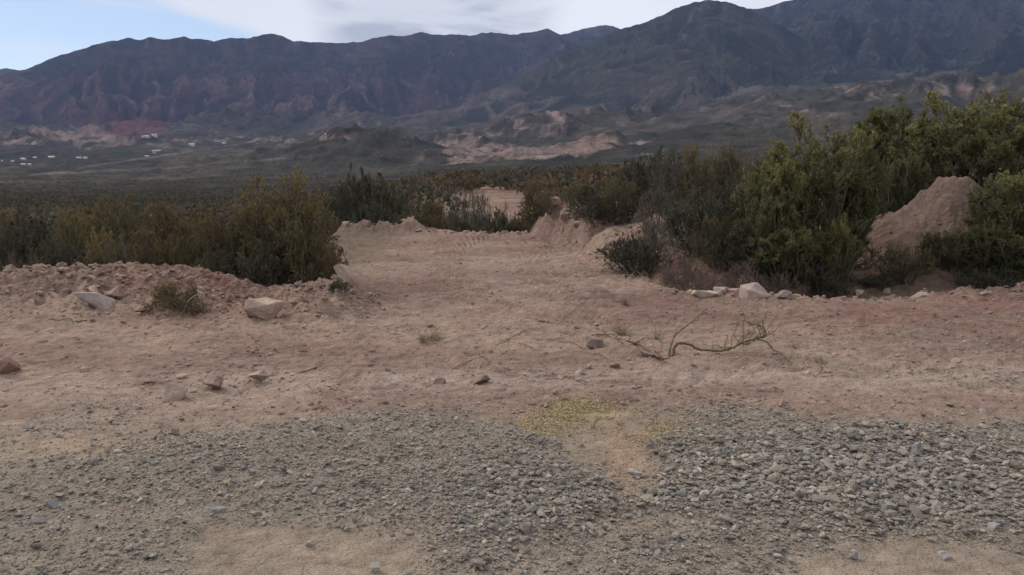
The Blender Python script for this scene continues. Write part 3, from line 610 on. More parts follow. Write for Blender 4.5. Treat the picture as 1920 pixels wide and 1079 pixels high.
RK = [
 (1418, 566, 72, 37, 'largest pale angular boulder, at the right end of the rock pile below the green shrubs', PALE, 11, .1, (0, 0), .8),
 (1325, 563, 72, 20, 'low flat pale boulder at the left end of the rock pile', PALE, 12, .0, (0, .08), .7),
 (1372, 556, 46, 20, 'brown slab wedged between the flat boulder and the largest boulder', REDDISH, 13, .2, (0, .25), .7),
 (1352, 556, 38, 20, 'small pale block on the rock pile just left of its brown slab', PALE, 14, .0, (0, .1), .6),
 (1392, 555, 50, 32, 'reddish boulder at the back of the rock pile, left of the largest boulder', REDDISH, 15, .3, (0, -.2), .7),
 (1468, 560, 34, 16, 'grey wedge-shaped rock touching the right side of the largest boulder', (.27, .22, .20), 16, .1, (0, -.2), .7),
 (1498, 559, 30, 13, 'low dusty rock just right of the rock pile', REDDISH, 17, .1, (0, 0), .7),
 (1562, 557, 38, 13, 'dusty stone on the right berm between the rock pile and the red mound', (.31, .23, .19), 18, 0, (0, 0), .6),
 (1608, 559, 30, 13, 'pointed dusty stone on the right berm in front of the dark shrub base', (.31, .23, .19), 19, 0, (0, 0), .6),
 (1722, 563, 72, 16, 'long low pale rock on the right berm in front of the red mound', (.34, .26, .21), 20, .15, (0, .12), .45),
 (1668, 556, 34, 12, 'flat dusty rock left of the long low rock on the right berm', (.31, .23, .19), 21, 0, (0, 0), .6),
 (1873, 545, 24, 15, 'small upright pale block on the crest of the right berm', (.42, .34, .28), 22, .2, (0, 0), .8),
 (1831, 547, 22, 12, 'rounded dusty stone left of the upright pale block on the right berm', (.31, .23, .19), 23, 0, (0, 0), .8),
 (1898, 546, 30, 13, 'wide dusty stone just right of the upright pale block', (.32, .24, .2), 24, 0, (0, 0), .8),
 (1062, 419, 24, 26, 'round tan boulder perched on the eroded bank right of the clearing', (.26, .185, .135), 25, 0, (0, 0), .9),
 (1043, 402, 32, 16, 'tan rock on top of the eroded bank, left of the round boulder', (.29, .20, .15), 26, 0, (0, .2), .8),
 (1082, 433, 26, 15, 'reddish rock on the bank slope just below the round boulder', REDDISH, 27, 0, (0, 0), .8),
 (745, 418, 34, 9, 'flat pale slab lying on the berm at the far edge of the clearing', (.38, .29, .235), 28, 0, (0, .08), .6),
 (688, 426, 22, 13, 'angular rock left of the flat slab at the clearing far edge', REDDISH, 29, 0, (0, .2), .8),
 (652, 426, 24, 8, 'thin pale rock at the far left corner of the clearing', (.36, .27, .22), 30, 0, (0, 0), .8),
 (490, 603, 96, 42, 'large smooth pale boulder at the foot of the left shrub', (.36, .26, .205), 31, .05, (0, -.05), .75),
 (172, 588, 92, 42, 'grey and pink boulder with a slanting top on the left dirt pile', GREYPINK, 32, .1, (0, .32), .6),
 (75, 530, 44, 24, 'rounded pale rock near the top left of the dirt pile', (.38, .28, .23), 33, .1, (0, .2), .8),
 (82, 580, 34, 18, 'dark brown block at the dirt pile foot, left of the grey and pink boulder', (.20, .125, .105), 34, .2, (0, .15), .8),
 (216, 564, 44, 24, 'dusty boulder half buried just behind the grey and pink boulder', REDDISH, 35, 0, (0, -.2), .8),
 (178, 556, 30, 20, 'upright dusty rock behind the left end of the grey and pink boulder', (.31, .22, .18), 36, 0, (0, .4), .7),
 (106, 562, 36, 10, 'thin pale slab sticking out of the dirt pile above the dark brown block', (.37, .28, .23), 37, 0, (0, .35), .5),
 (125, 556, 22, 14, 'small pale rock on the dirt pile behind the thin slab', (.35, .26, .21), 38, 0, (0, 0), .8),
 (309, 517, 26, 7, 'thin pale slab on the crest of the dirt pile left of the big brown shrub', (.42, .34, .29), 39, 0, (0, .12), .6),
 (5, 545, 26, 16, 'grey rock at the left end of the dirt pile', (.30, .27, .25), 40, 0, (0, 0), .8),
 (5, 592, 22, 26, 'pale rock cut by the left border at the foot of the dirt pile', (.36, .29, .25), 41, 0, (0, 0), .8),
 (330, 752, 52, 34, 'flat dusty boulder sunk in the road edge, left of its darker twin', (.30, .215, .17), 42, .1, (0, .08), .9),
 (398, 728, 46, 26, 'darker flat boulder sunk in the dirt right of its dusty twin', (.28, .195, .155), 43, .2, (0, .05), .9),
 (486, 716, 46, 20, 'small flat boulder with a pale top, third of the row sunk in the dirt', (.33, .245, .2), 44, .1, (0, 0), .8),
 (16, 706, 60, 40, 'large crumbly clod of red earth at the left border', (.24, .15, .12), 45, 0, (0, 0), .8),
 (577, 703, 46, 16, 'low red clod right of the row of sunken boulders', (.25, .165, .13), 46, 0, (0, 0), .8),
 (1112, 657, 40, 30, 'grey rounded stone in the middle of the clearing beside dead sticks', (.21, .16, .14), 52, .2, (0, .1), .9),
 (824, 724, 30, 14, 'dark crumbly clod lying alone on the smooth rut', (.16, .105, .085), 48, 0, (0, 0), .8),
 (900, 722, 44, 16, 'dark clod lying left of the sawdust', (.19, .125, .1), 49, 0, (0, 0), .8),
 (1735, 745, 40, 10, 'low earth clod beside the thin gravel streak on the right', (.22, .16, .13), 50, 0, (0, 0), .8),
]
for (px, by, w, h, lab, col, seed, rz, tl, dp) in RK:
    nm = 'earth_clod' if 'clod' in lab else 'boulder' if w > 40 else 'rock'
    rock(px, by, w, h, lab, col, seed, rotz=rz, tilt=tl, depth=dp, name=nm, sink=.45 if 'sunk' in lab or 'clod' in lab else .32, cat='clod' if 'clod' in lab else 'rock')
tp = rock(646, 520, 34, 46, 'pale slab leaning upright at the foot of the left shrub, beside the clearing', (.36, .27, .215), 51, rotz=.2, tilt=(-.3, -.35), depth=.45, name='boulder', d=9.75)
for i, (px, by, w, h, lab, col) in enumerate([
 (1652, 822, 18, 12, 'pale yellow stone in the gravel, left of the white one', (.45, .42, .26)), (1699, 822, 26, 11, 'white-topped oblong stone in the gravel, right of the yellow one', (.42, .39, .38)),
 (1584, 890, 24, 19, 'pink rounded stone in the right gravel', (.30, .20, .17)), (1668, 972, 36, 28, 'tilted grey slab stone standing out of the right gravel', (.24, .225, .20)),
 (1598, 1052, 24, 17, 'grey stone on the sandy patch near the right bottom edge', (.27, .25, .23)), (1768, 1052, 22, 16, 'whitish stone lying on the sandy patch at the bottom right', (.38, .35, .31)), (1860, 1003, 36, 18, 'flat grey slab stone near the lower right corner of the gravel', (.25, .24, .23)),
 (1720, 865, 28, 32, 'upright light grey stone in the right gravel', (.24, .225, .21)), (95, 958, 28, 18, 'bluish grey stone in the lower left gravel', (.20, .21, .20)), (73, 985, 30, 16, 'long grey stone in the lower left gravel, just below the bluish one', (.24, .22, .20)),
 (765, 936, 26, 15, 'pale rounded stone in the middle of the gravel', (.33, .30, .25)), (237, 892, 22, 12, 'pale tan stone on the left gravel', (.34, .29, .23)), (178, 878, 28, 16, 'brownish stone near the sand strip on the left gravel', (.22, .17, .15)),
 (580, 1030, 20, 14, 'small light stone on the packed sand at the bottom, between two gravel fields', (.30, .275, .25)), (1190, 895, 28, 11, 'pale flat stone at the foot of the sand channel', (.33, .30, .26)), (410, 970, 34, 18, 'greenish grey stone in the left gravel', (.20, .205, .18)),
 (1105, 992, 18, 12, 'dark stone below the sand channel', (.12, .115, .11)), (325, 822, 30, 14, 'brown stone at the edge of the left gravel', (.24, .185, .155)), (1890, 925, 34, 20, 'blocky grey stone at the right border of the gravel', (.21, .2, .195)), (705, 1075, 30, 16, 'grey stone at the bottom border left of centre', (.26, .24, .22))]):
    rock(px, by, w, h*1.15, lab, col, 100+i, rotz=rng.uniform(-.5, .5), tilt=(0, rng.uniform(-.2, .2)), depth=.8, name='stone', cat='stone', sink=.15, npts=11)
ORD = ['leftmost', 'second from the left', 'third from the left', 'fourth from the left', 'fifth from the left', 'sixth from the left', 'seventh from the left', 'eighth from the left', 'ninth from the left', 'tenth from the left', 'eleventh from the left', 'twelfth from the left', 'thirteenth from the left']
LATER = []
def settle(prefix_of):
    """labels of small repeats: look, nearest landmark, and only then the order from the left"""
    d = {}
    for (o, base, px) in LATER: d.setdefault(base, []).append((px, o))
    for base, L_ in d.items():
        L_.sort(key=lambda q: q[0])
        for i, (px, o) in enumerate(L_):
            o['label'] = base if len(L_) == 1 else ('%s, %s' % (base, ORD[i] if i < len(ORD) else 'one of the rightmost') if i < len(L_)-1 or len(L_) > len(ORD) else '%s, rightmost' % base)
    LATER.clear()
protos = [rock_mesh('rock', (1, .85, .7), 200+i, c, 12) for i, c in enumerate([(.30, .22, .18), REDDISH, (.28, .20, .16), (.23, .16, .13), (.28, .22, .2), (.26, .19, .155)])]
TONE = ['pale', 'reddish', 'tan', 'dark brown', 'grey-pink', 'dusty']
def scatter_rocks(spots, where, group):
    for (x, y, s_) in spots:
        ki = int(rng.integers(0, 6)); o = bpy.data.objects.new('rock', protos[ki]); C.objects.link(o)
        if not o.data.materials: o.data.materials.append(M['rock'])
        o.location = (x, y, H(x, y)+s_*.18); o.scale = (s_, s_*rng.uniform(.7, 1), s_*rng.uniform(.6, 1)); o.rotation_euler = (rng.uniform(-.5, .5), rng.uniform(-.5, .5), rng.uniform(0, 6.3))
        px, py = project(x, y, H(x, y, False)); size = 'tiny' if s_ < .085 else 'small' if s_ < .13 else 'fist-sized'
        near = min(LAND, key=lambda q: (q[0]-px)**2 + 4*(q[1]-py)**2); side = 'left of' if px < near[0]-near[2]*.5 else 'right of' if px > near[0]+near[2]*.5 else 'by'
        tag(o, None, 'rock', group); LATER.append((o, '%s %s rock %s %s' % (size, TONE[ki], side, near[3]), float(px)))
LAND = [(172, 570, 90, 'the grey and pink boulder'), (490, 583, 96, 'the large smooth boulder'), (75, 520, 44, 'the rounded pale rock'), (320, 560, 100, 'the small round shrub'), (640, 500, 40, 'the leaning slab'), (240, 510, 60, 'the dirt pile crest dip'), (410, 560, 50, 'the bent pale stick'), (20, 590, 40, 'the pale rock at the left border'),
        (1418, 550, 72, 'the largest boulder'), (1325, 555, 72, 'the low flat boulder'), (1562, 552, 38, 'the dusty berm stone'), (1722, 555, 72, 'the long low rock'), (1873, 540, 30, 'the upright pale block'), (1640, 552, 40, 'the shaded red mound foot'),
        (1062, 410, 24, 'the round tan boulder'), (1190, 490, 150, 'the low round dark shrub'), (1130, 460, 40, 'the eroded bank middle'), (1000, 430, 30, 'the eroded bank tip'), (745, 415, 34, 'the flat far slab'), (688, 422, 22, 'the angular far rock'), (850, 430, 60, 'the twiggy bushes'), (950, 438, 60, 'the rounded far shrub')]
sp = [(x, 9.7+rng.normal(0, .45), rng.uniform(.05, .17)) for x in rng.uniform(-7.8, -1.8, 62)]
scatter_rocks(sp, 'small broken rock lying on the dirt pile on the left', 'small rocks on the left dirt pile')
sp = [(x, 10.45+rng.normal(0, .22), rng.uniform(.05, .14)) for x in rng.uniform(2.6, 8.5, 36)]
scatter_rocks(sp, 'small dusty rock lying along the right berm', 'small rocks along the right berm')
sp = []
for q in rng.uniform(0, 1, 34):
    sp.append((2.35-1.8*q+.35+rng.normal(0, .22), 11.4+8.6*q, rng.uniform(.06, .2)))
scatter_rocks(sp, 'small reddish rock on the eroded bank right of the clearing', 'small rocks on the eroded bank')
sp = [(x, 19.9+rng.normal(0, .3), rng.uniform(.08, .24)) for x in rng.uniform(-4.9, .2, 22)]
scatter_rocks(sp, 'small rock on the low berm closing the far side of the clearing', 'small rocks at the far edge of the clearing')

# ------------------------------------------------------------------ sticks
def tubes(P, Rd, k=5):
    """P (n, m, 3) polylines, Rd (n, m) radii -> verts, quads"""
    n, m, _ = P.shape; T = np.gradient(P, axis=1); T /= np.linalg.norm(T, axis=2, keepdims=True)+1e-9
    up = np.zeros_like(T); up[..., 0] = .31; up[..., 1] = .17; up[..., 2] = .93
    A = np.cross(T, up); A /= np.linalg.norm(A, axis=2, keepdims=True)+1e-6; B = np.cross(T, A)
    an = np.arange(k)*2*math.pi/k
    V = P[:, :, None, :] + Rd[:, :, None, None]*(A[:, :, None, :]*np.cos(an)[:, None] + B[:, :, None, :]*np.sin(an)[:, None])
    i = np.arange(m-1)[:, None]; j = np.arange(k)[None]; j2 = (j+1) % k
    f = np.stack([i*k+j, i*k+j2, (i+1)*k+j2, (i+1)*k+j], -1).reshape(-1, 4)
    F = (f[None] + (np.arange(n)*m*k)[:, None, None]).reshape(-1, 4)
    return V.reshape(-1, 3), F
def join(parts):
    Vs, Fs, Cs, o = [], [], [], 0
    for V, F, c in parts:
        Vs.append(V); Fs.append(F+o); Cs.append(np.broadcast_to(np.asarray(c, float), V.shape)); o += len(V)
    return np.concatenate(Vs), np.concatenate(Fs), np.concatenate(Cs)
def smooth_path(pts, m):
    pts = np.array(pts, float); t = np.linspace(0, len(pts)-1, m); i = np.clip(t.astype(int), 0, len(pts)-2); f = (t-i)[:, None]
    a = pts[np.clip(i-1, 0, None)]; b = pts[i]; c = pts[i+1]; d = pts[np.clip(i+2, None, len(pts)-1)]
    return .5*((2*b)+(-a+c)*f+(2*a-5*b+4*c-d)*f*f+(-a+3*b-3*c+d)*f**3)
def at3(px, py, d):
    a, b, c = [float(v) for v in pixdir(px, py)]; return (a/b*d, d, CAMZ+c/b*d)
def stick(pts, r0, r1, jit=.004, m=None, k=6):
    m = m or len(pts)*5; P = smooth_path(pts, m); P = P + rng.normal(0, jit*.4, P.shape)
    Rr = np.linspace(r0, r1, m)*rng.uniform(.85, 1.15, m); V, F = tubes(P[None], Rr[None], k); return V, F
BARKC = (.135, .105, .06); DEADC = (.30, .235, .17); DARKW = (.13, .085, .065)
root = bpy.data.objects.new('dead_branch', None); C.objects.link(root); root.location = at3(1262, 680, 6.8)
rl = Vector(root.location)
def rel(V): return V - np.array(rl)
limb = [at3(a, b, d) for a, b, d in ((1265, 681, 6.8), (1262, 666, 6.8), (1266, 649, 6.82), (1276, 644, 6.84), (1295, 647, 6.87), (1308, 655, 6.88), (1328, 657, 6.88), (1350, 658, 6.86), (1372, 653, 6.85), (1395, 642, 6.85), (1415, 636, 6.84), (1430, 632, 6.82))]
parts = [(*stick(limb, .0145, .009), BARKC)]
parts.append((*stick([at3(a, b, d) for a, b, d in ((1426, 633, 6.83), (1436, 629, 6.84), (1433, 618, 6.86), (1425, 611, 6.88), (1405, 607, 6.9), (1395, 601, 6.92), (1381, 606, 6.94), (1368, 609, 6.96))], .008, .003), BARKC))
parts.append((*stick([at3(a, b, d) for a, b, d in ((1420, 636, 6.84), (1438, 642, 6.8), (1448, 654, 6.74), (1462, 662, 6.68), (1475, 671, 6.6), (1480, 686, 6.5), (1492, 701, 6.38), (1505, 710, 6.3), (1520, 712, 6.28), (1533, 704, 6.32), (1540, 697, 6.34), (1541, 672, 6.4))], .008, .003), BARKC))
for _ in range(20):
    j = rng.integers(7, 12); p = np.array(limb[j]) + rng.normal(0, .015, 3); q = p + np.array([rng.normal(0, .13), rng.normal(0, .09), rng.normal(.04, .09)]); q2 = q + rng.normal(0, .045, 3)
    parts.append((*stick([tuple(p), tuple((p+q)/2+rng.normal(0, .012, 3)), tuple(q), tuple(q2)], .0042, .0015, .002), BARKC))
for (a, b, d) in ((1405, 607, 6.9), (1395, 602, 6.92), (1425, 612, 6.88), (1475, 671, 6.6), (1495, 703, 6.38), (1520, 712, 6.28), (1541, 690, 6.35), (1385, 605, 6.93)):
    for _ in range(4):
        p = np.array(at3(a, b, d)); q = p + np.array([rng.normal(0, .06), rng.normal(0, .05), rng.normal(-.01, .05)])
        parts.append((*stick([tuple(p), tuple((p+q)/2+rng.normal(0, .008, 3)), tuple(q)], .003, .0012, .002), BARKC))
V, F, cc = join(parts); put('limb', mesh('limb', rel(V), F, cc), M['bark'], root)
parts = [(*stick([at3(a, b, d) for a, b, d in ((1254, 677, 6.82), (1256, 656, 6.84), (1264, 632, 6.87), (1275, 620, 6.9), (1290, 609, 6.94), (1306, 594, 6.98), (1325, 579, 7.02))], .012, .006), (.19, .15, .09)),
         (*stick([at3(a, b, d) for a, b, d in ((1266, 628, 6.87), (1272, 612, 6.9), (1280, 603, 6.92))], .004, .002), (.19, .15, .09)),
         (*stick([at3(a, b, d) for a, b, d in ((1290, 609, 6.94), (1300, 605, 6.9), (1318, 586, 6.9))], .004, .002), (.19, .15, .09))]
V, F, cc = join(parts); put('upright_shoot', mesh('upright_shoot', rel(V), F, cc), M['bark'], root)
tag(root, 'large curved thorny dead branch arching over the dirt on the right of the clearing', 'branch')
def lying(name, pxpts, r0, r1, label, col, lift=.01, twigs=0, cat='stick'):
    pts = []
    for p in pxpts:
        x, y = hit(p[0], p[1]); pts.append((x, y, H(x, y)+lift+(p[2] if len(p) > 2 else 0)))
    o0 = np.array(pts[0]); parts = [(*stick(pts, r0, r1), col)]
    for _ in range(twigs):
        p = np.array(pts[rng.integers(0, len(pts))]); q = p + np.array([rng.normal(0, .1), rng.normal(0, .09), abs(rng.normal(0, .05))])
        parts.append((*stick([tuple(p), tuple((p+q)/2+rng.normal(0, .01, 3)), tuple(q)], r1, r1*.4, .002), col))
    V, F, cc = join(parts); o = put(name, mesh(name, V-o0, F, cc), M['bark'], loc=tuple(o0)); tag(o, label, cat); return o
def standing(name, pts, d, r0, r1, label, col, cat='stick', twigs=0):
    P = [at3(p[0], p[1], d) for p in pts]; z0 = H(P[0][0], P[0][1]); dz = z0-.02-P[0][2]; P = [(p[0], p[1]+.02*i, p[2]+dz*(1-i/(len(P)-1))) for i, p in enumerate(P)]
    o0 = np.array(P[0]); parts = [(*stick(P, r0, r1), col)]
    for _ in range(twigs):
        p = np.array(P[rng.integers(1, len(P))]); q = p + rng.normal(0, .05, 3); parts.append((*stick([tuple(p), tuple((p+q)/2+rng.normal(0, .008, 3)), tuple(q)], r1, r1*.4, .002), col))
    V, F, cc = join(parts); o = put(name, mesh(name, V-o0, F, cc), M['bark'], loc=tuple(o0)); tag(o, label, cat); return o
lying('dead_stick', [(1118, 632), (1137, 634), (1150, 643), (1163, 650), (1164, 660)], .009, .004, 'crooked brown stick right of the grey stone in the clearing', DARKW, .02, 4)
lying('broken_log', [(1192, 655), (1208, 668), (1226, 680), (1243, 690)], .022, .012, 'short broken log left of the base of the large dead branch', (.17, .115, .085), .03, 3, 'log')
lying('broken_log', [(1205, 672), (1222, 674), (1236, 684)], .014, .008, 'splintered dark root lying against the broken log', DARKW, .02, 4, 'root')
lying('dead_stick', [(1176, 652), (1190, 658), (1207, 664), (1216, 672)], .010, .006, 'thin dark stick at the left end of the broken log', DARKW, .02, 3)
lying('dead_stick', [(986, 626), (966, 633), (948, 642), (928, 651)], .006, .003, 'straight thin stick slanting left in the centre of the clearing', (.2, .14, .1), .012, 3)
lying('dead_stick', [(972, 648), (985, 654), (1000, 658)], .005, .003, 'short curved twig just below the slanting thin stick', (.2, .14, .1), .012, 1)
lying('dead_stick', [(1048, 642), (1068, 646), (1092, 656)], .006, .003, 'thin twig just left of the grey stone', (.18, .12, .09), .012, 2)
lying('dead_stick', [(848, 692), (872, 682), (905, 676), (912, 681)], .005, .003, 'long flat twig along the near rim of the clearing', (.2, .14, .1), .01, 3)
lying('dead_stick', [(1112, 672), (1128, 671), (1143, 684)], .006, .003, 'short pale forked twig below the grey stone', DEADC, .015, 3)
lying('dead_stick', [(96, 604), (110, 609), (132, 606), (138, 612)], .006, .003, 'short twig at the foot of the dirt pile on the far left', (.12, .08, .06), .01, 1)
standing('dead_stick', [(768, 640), (774, 628), (772, 614)], 7.6, .004, .002, 'thin upright twig left of the dry grass tuft', DEADC)
standing('dead_stick', [(1150, 568), (1151, 560), (1152, 552)], 9.8, .005, .003, 'tiny upright twig near the rock pile', (.15, .1, .08))
standing('dead_shoot', [(1238, 668), (1242, 650), (1234, 634), (1228, 612), (1215, 594)], 7.0, .008, .004, 'bleached standing shoot left of the large dead branch', DEADC, 'shoot', 5)
lying('dead_stick', [(1112, 806), (1117, 790), (1128, 784)], .003, .002, 'tiny twig lying at the edge of the sawdust', DARKW, .008, 0)
lying('dead_stick', [(1600, 612), (1612, 614), (1625, 611)], .006, .004, 'short dark stick on the smooth dirt at the right', (.16, .11, .09), .008, 0)
standing('dead_stick', [(341, 596), (346, 576), (352, 564), (367, 554), (376, 561), (386, 572)], 8.65, .009, .004, 'pale bent stick arching beside the small shrub on the dirt pile', DEADC, 'stick', 5)
lying('dead_stick', [(395, 585), (415, 585), (440, 578)], .005, .003, 'thin twig between the small shrub and the large smooth boulder', (.2, .14, .1), .01, 1)
lying('dead_stick', [(1205, 525), (1192, 523), (1180, 529)], .009, .005, 'small grey root sticking out under the low shrub right of the clearing', DEADC, .03, 1)

# ------------------------------------------------------------------ shrubs
def norm(v): return v/(np.linalg.norm(v, axis=-1, keepdims=True)+1e-9)
def grow(S, D, Ln, nseg, wander, up, rg):
    P = np.zeros((len(S), nseg+1, 3)); P[:, 0] = S; D = D.copy()
    for i in range(nseg):
        D = norm(D + rg.normal(0, wander, D.shape) + np.array([0, 0, up])); P[:, i+1] = P[:, i] + D*(Ln/nseg)[:, None]
    return P
def spawn(P, Ln, n, tmin, spread, ratio, rg, updir=.2, tpow=1.0):
    N_, m, _ = P.shape; i = rg.integers(0, N_, n); t = tmin+(1-tmin)*rg.random(n)**tpow; f = t*(m-1); k = np.minimum(f.astype(int), m-2); w = (f-k)[:, None]
    S = P[i, k]*(1-w)+P[i, k+1]*w; T = norm(P[i, k+1]-P[i, k]); R = norm(rg.normal(size=(n, 3)))
    D = norm(T + spread*R + np.array([0, 0, updir])); L_ = Ln[i]*ratio*(1.15-.6*t)*rg.uniform(.6, 1.3, n); return S, D, L_
def leaves(P, n, ll, lw, rg, along=.7, rnd=.8, tmin=.15, curl=.0):
    N_, m, _ = P.shape; i = rg.integers(0, N_, n); t = tmin+(1-tmin)*rg.random(n); f = t*(m-1); k = np.minimum(f.astype(int), m-2); w = (f-k)[:, None]
    S = P[i, k]*(1-w)+P[i, k+1]*w; T = norm(P[i, k+1]-P[i, k]); D = norm(T*along + norm(rg.normal(size=(n, 3)))*rnd + np.array([0, 0, .15]))
    Nn = norm(rg.normal(size=(n, 3))); B = norm(np.cross(D, Nn)); l_ = (ll*rg.uniform(.6, 1.3, n))[:, None]; w_ = (lw*rg.uniform(.7, 1.2, n))[:, None]
    V = np.stack([S, S+D*l_*.5+B*w_*.5, S+D*l_, S+D*l_*.5-B*w_*.5], 1)
    return V.reshape(-1, 3), np.arange(n*4).reshape(-1, 4), t
KINDS = {  # nstems, spread, levels (count, nseg, ratio, spread, tmin), leaves (n, len, wid), colours
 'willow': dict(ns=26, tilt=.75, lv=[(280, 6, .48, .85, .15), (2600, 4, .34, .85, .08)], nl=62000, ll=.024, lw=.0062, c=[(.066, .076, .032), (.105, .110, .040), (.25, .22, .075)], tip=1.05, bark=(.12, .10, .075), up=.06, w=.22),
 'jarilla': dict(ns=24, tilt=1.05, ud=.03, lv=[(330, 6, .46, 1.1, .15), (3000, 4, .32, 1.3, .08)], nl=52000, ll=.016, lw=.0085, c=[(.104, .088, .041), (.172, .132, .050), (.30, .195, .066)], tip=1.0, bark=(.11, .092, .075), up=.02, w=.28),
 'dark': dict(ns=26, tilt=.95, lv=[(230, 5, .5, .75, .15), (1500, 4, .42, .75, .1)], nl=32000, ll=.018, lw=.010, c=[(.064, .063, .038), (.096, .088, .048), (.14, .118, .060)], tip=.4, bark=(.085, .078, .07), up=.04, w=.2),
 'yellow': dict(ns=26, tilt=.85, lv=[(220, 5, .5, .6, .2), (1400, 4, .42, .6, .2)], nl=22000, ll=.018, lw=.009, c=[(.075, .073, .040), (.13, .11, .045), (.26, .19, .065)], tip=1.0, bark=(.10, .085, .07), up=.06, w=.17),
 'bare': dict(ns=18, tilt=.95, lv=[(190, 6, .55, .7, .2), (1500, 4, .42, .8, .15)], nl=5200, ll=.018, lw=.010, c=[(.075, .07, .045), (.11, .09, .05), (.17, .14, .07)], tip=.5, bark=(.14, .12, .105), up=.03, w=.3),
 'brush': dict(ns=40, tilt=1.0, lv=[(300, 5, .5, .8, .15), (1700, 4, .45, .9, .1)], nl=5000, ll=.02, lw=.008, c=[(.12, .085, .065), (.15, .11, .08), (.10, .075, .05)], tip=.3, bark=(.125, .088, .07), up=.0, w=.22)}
def shrub_mesh(kind, seed, lod=1.0, leafscale=1.0):
    K = KINDS[kind]; rg = np.random.default_rng(seed); ns = K['ns'] if lod > .5 else max(6, int(K['ns']*.4))
    az = rg.uniform(0, 2*math.pi, ns); th = K['tilt']*np.sqrt(rg.random(ns)); D = np.stack([np.sin(th)*np.cos(az), np.sin(th)*np.sin(az), np.cos(th)], 1)
    S = np.stack([rg.normal(0, .05, ns)+.10*D[:, 0], rg.normal(0, .05, ns)+.10*D[:, 1], np.full(ns, -.05)], 1)
    Ln = rg.uniform(.80, 1.0, ns)*(1-.12*(th/K['tilt'])**2)*.86
    P0 = grow(S, D, Ln, 8, K['w']*.6, K['up'], rg); allP = [(P0, .0085, .0035, 5 if lod > .5 else 3)]; Pp, Lp = P0, Ln; lastP = P0; tb = []
    for q, (n, nseg, ratio, spread, tmin) in enumerate(K['lv']):
        n = int(n*(lod if q else max(lod, .3))); S1, D1, L1 = spawn(Pp, Lp, n, tmin, spread, ratio, rg, K.get('ud', .16), .8)
        P1 = grow(S1, D1, L1, nseg, K['w'], K['up'], rg); allP.append((P1, .0036 if q == 0 else .0019, .0016 if q == 0 else .0009, 3)); Pp, Lp = P1, L1
    parts = []
    for (P, r0, r1, k) in allP:
        n, m, _ = P.shape; f = (1.0 if lod > .5 else 1.8); Rr = np.linspace(r0, r1, m)[None]*rg.uniform(.7, 1.25, (n, 1))*f
        V, F = tubes(P, Rr, k); tone = np.repeat(rg.uniform(.7, 1.35, n), m*k)[:, None]; parts.append((V, F, np.array([K['bark']])*tone))
    SV, SF, SC = join(parts)
    nl = int(K['nl']*lod); n2 = int(nl*.8)
    ls = leafscale
    V1, F1, t1 = leaves(allP[-1][0], n2, K['ll']*ls, K['lw']*ls, rg); V2, F2, t2 = leaves(allP[-2][0], nl-n2, K['ll']*ls, K['lw']*ls, rg, tmin=.35)
    V, F, _ = join([(V1, F1, (0, 0, 0)), (V2, F2, (0, 0, 0))]); t = np.concatenate([t1, t2]); h = V.reshape(-1, 4, 3)[:, 0]
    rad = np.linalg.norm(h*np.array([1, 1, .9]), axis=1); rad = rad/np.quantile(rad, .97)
    young_lit = np.clip((rad-.62)/.4, 0, 1)*K['tip']*ss(h[:, 2]/np.quantile(h[:, 2], .97), .35, 1.0)        # fresh shoot tips, with the light on crown tops put into their colour
    rv = rg.random(len(t)); c = np.array(K['c'][0])[None]*np.ones((len(t), 1)); c = lerp(c, K['c'][1], rv); c = lerp(c, K['c'][2], np.clip(young_lit*rg.uniform(.3, 1.2, len(t)), 0, 1)); c = c*rg.uniform(.75, 1.3, (len(t), 1))
    top = np.quantile(V[:, 2], .975); wid = np.quantile(np.hypot(V[:, 0], V[:, 1]), .93)
    def outside(Q):       # ragged rounded crown: leaders that shoot past it are broken off
        q = Q/np.array([wid, wid, top*.62]) - np.array([0, 0, .38/.62*1.0]); r_ = np.linalg.norm(q, axis=1); q = q/(r_[:, None]+1e-6)
        lim = 1.0 + .30*vn(q[:, 0]*2.6+seed, q[:, 1]*2.6+q[:, 2]*2.1, 7) + .14*vn(q[:, 0]*8+seed, q[:, 1]*8+q[:, 2]*7, 8)
        return (r_ > lim) & (Q[:, 2] > top*.3)
    cn = V.reshape(-1, 4, 3).mean(1); kp = ~outside(cn); idx = np.nonzero(kp)[0]; V = V.reshape(-1, 4, 3)[idx].reshape(-1, 3); F = np.arange(len(V)).reshape(-1, 4); c = c[idx]
    fc = SV[SF].mean(1); SF = SF[~outside(fc)]
    top = np.quantile(V[:, 2], .995); wid = np.quantile(np.hypot(V[:, 0], V[:, 1]), .97)
    wid *= 1.0
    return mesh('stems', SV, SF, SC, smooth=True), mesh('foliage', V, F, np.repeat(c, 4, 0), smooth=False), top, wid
PROTO = {}
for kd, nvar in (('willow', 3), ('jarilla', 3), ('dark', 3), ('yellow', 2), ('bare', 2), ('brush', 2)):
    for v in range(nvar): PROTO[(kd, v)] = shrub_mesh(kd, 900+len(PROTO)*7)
LOD = {}
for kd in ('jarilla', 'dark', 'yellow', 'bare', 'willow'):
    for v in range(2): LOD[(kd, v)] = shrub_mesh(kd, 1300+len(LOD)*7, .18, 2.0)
for d_ in (PROTO, LOD):
    for (a, b, _, _) in d_.values():
        a.materials.append(M['bark']); b.materials.append(M['leaf'] if d_ is PROTO else M['scrub'])
NMAP = {'willow': 'leafy_shrub', 'jarilla': 'creosote_shrub', 'dark': 'dark_shrub', 'yellow': 'flowering_shrub', 'bare': 'thorn_bush', 'brush': 'dry_brush'}
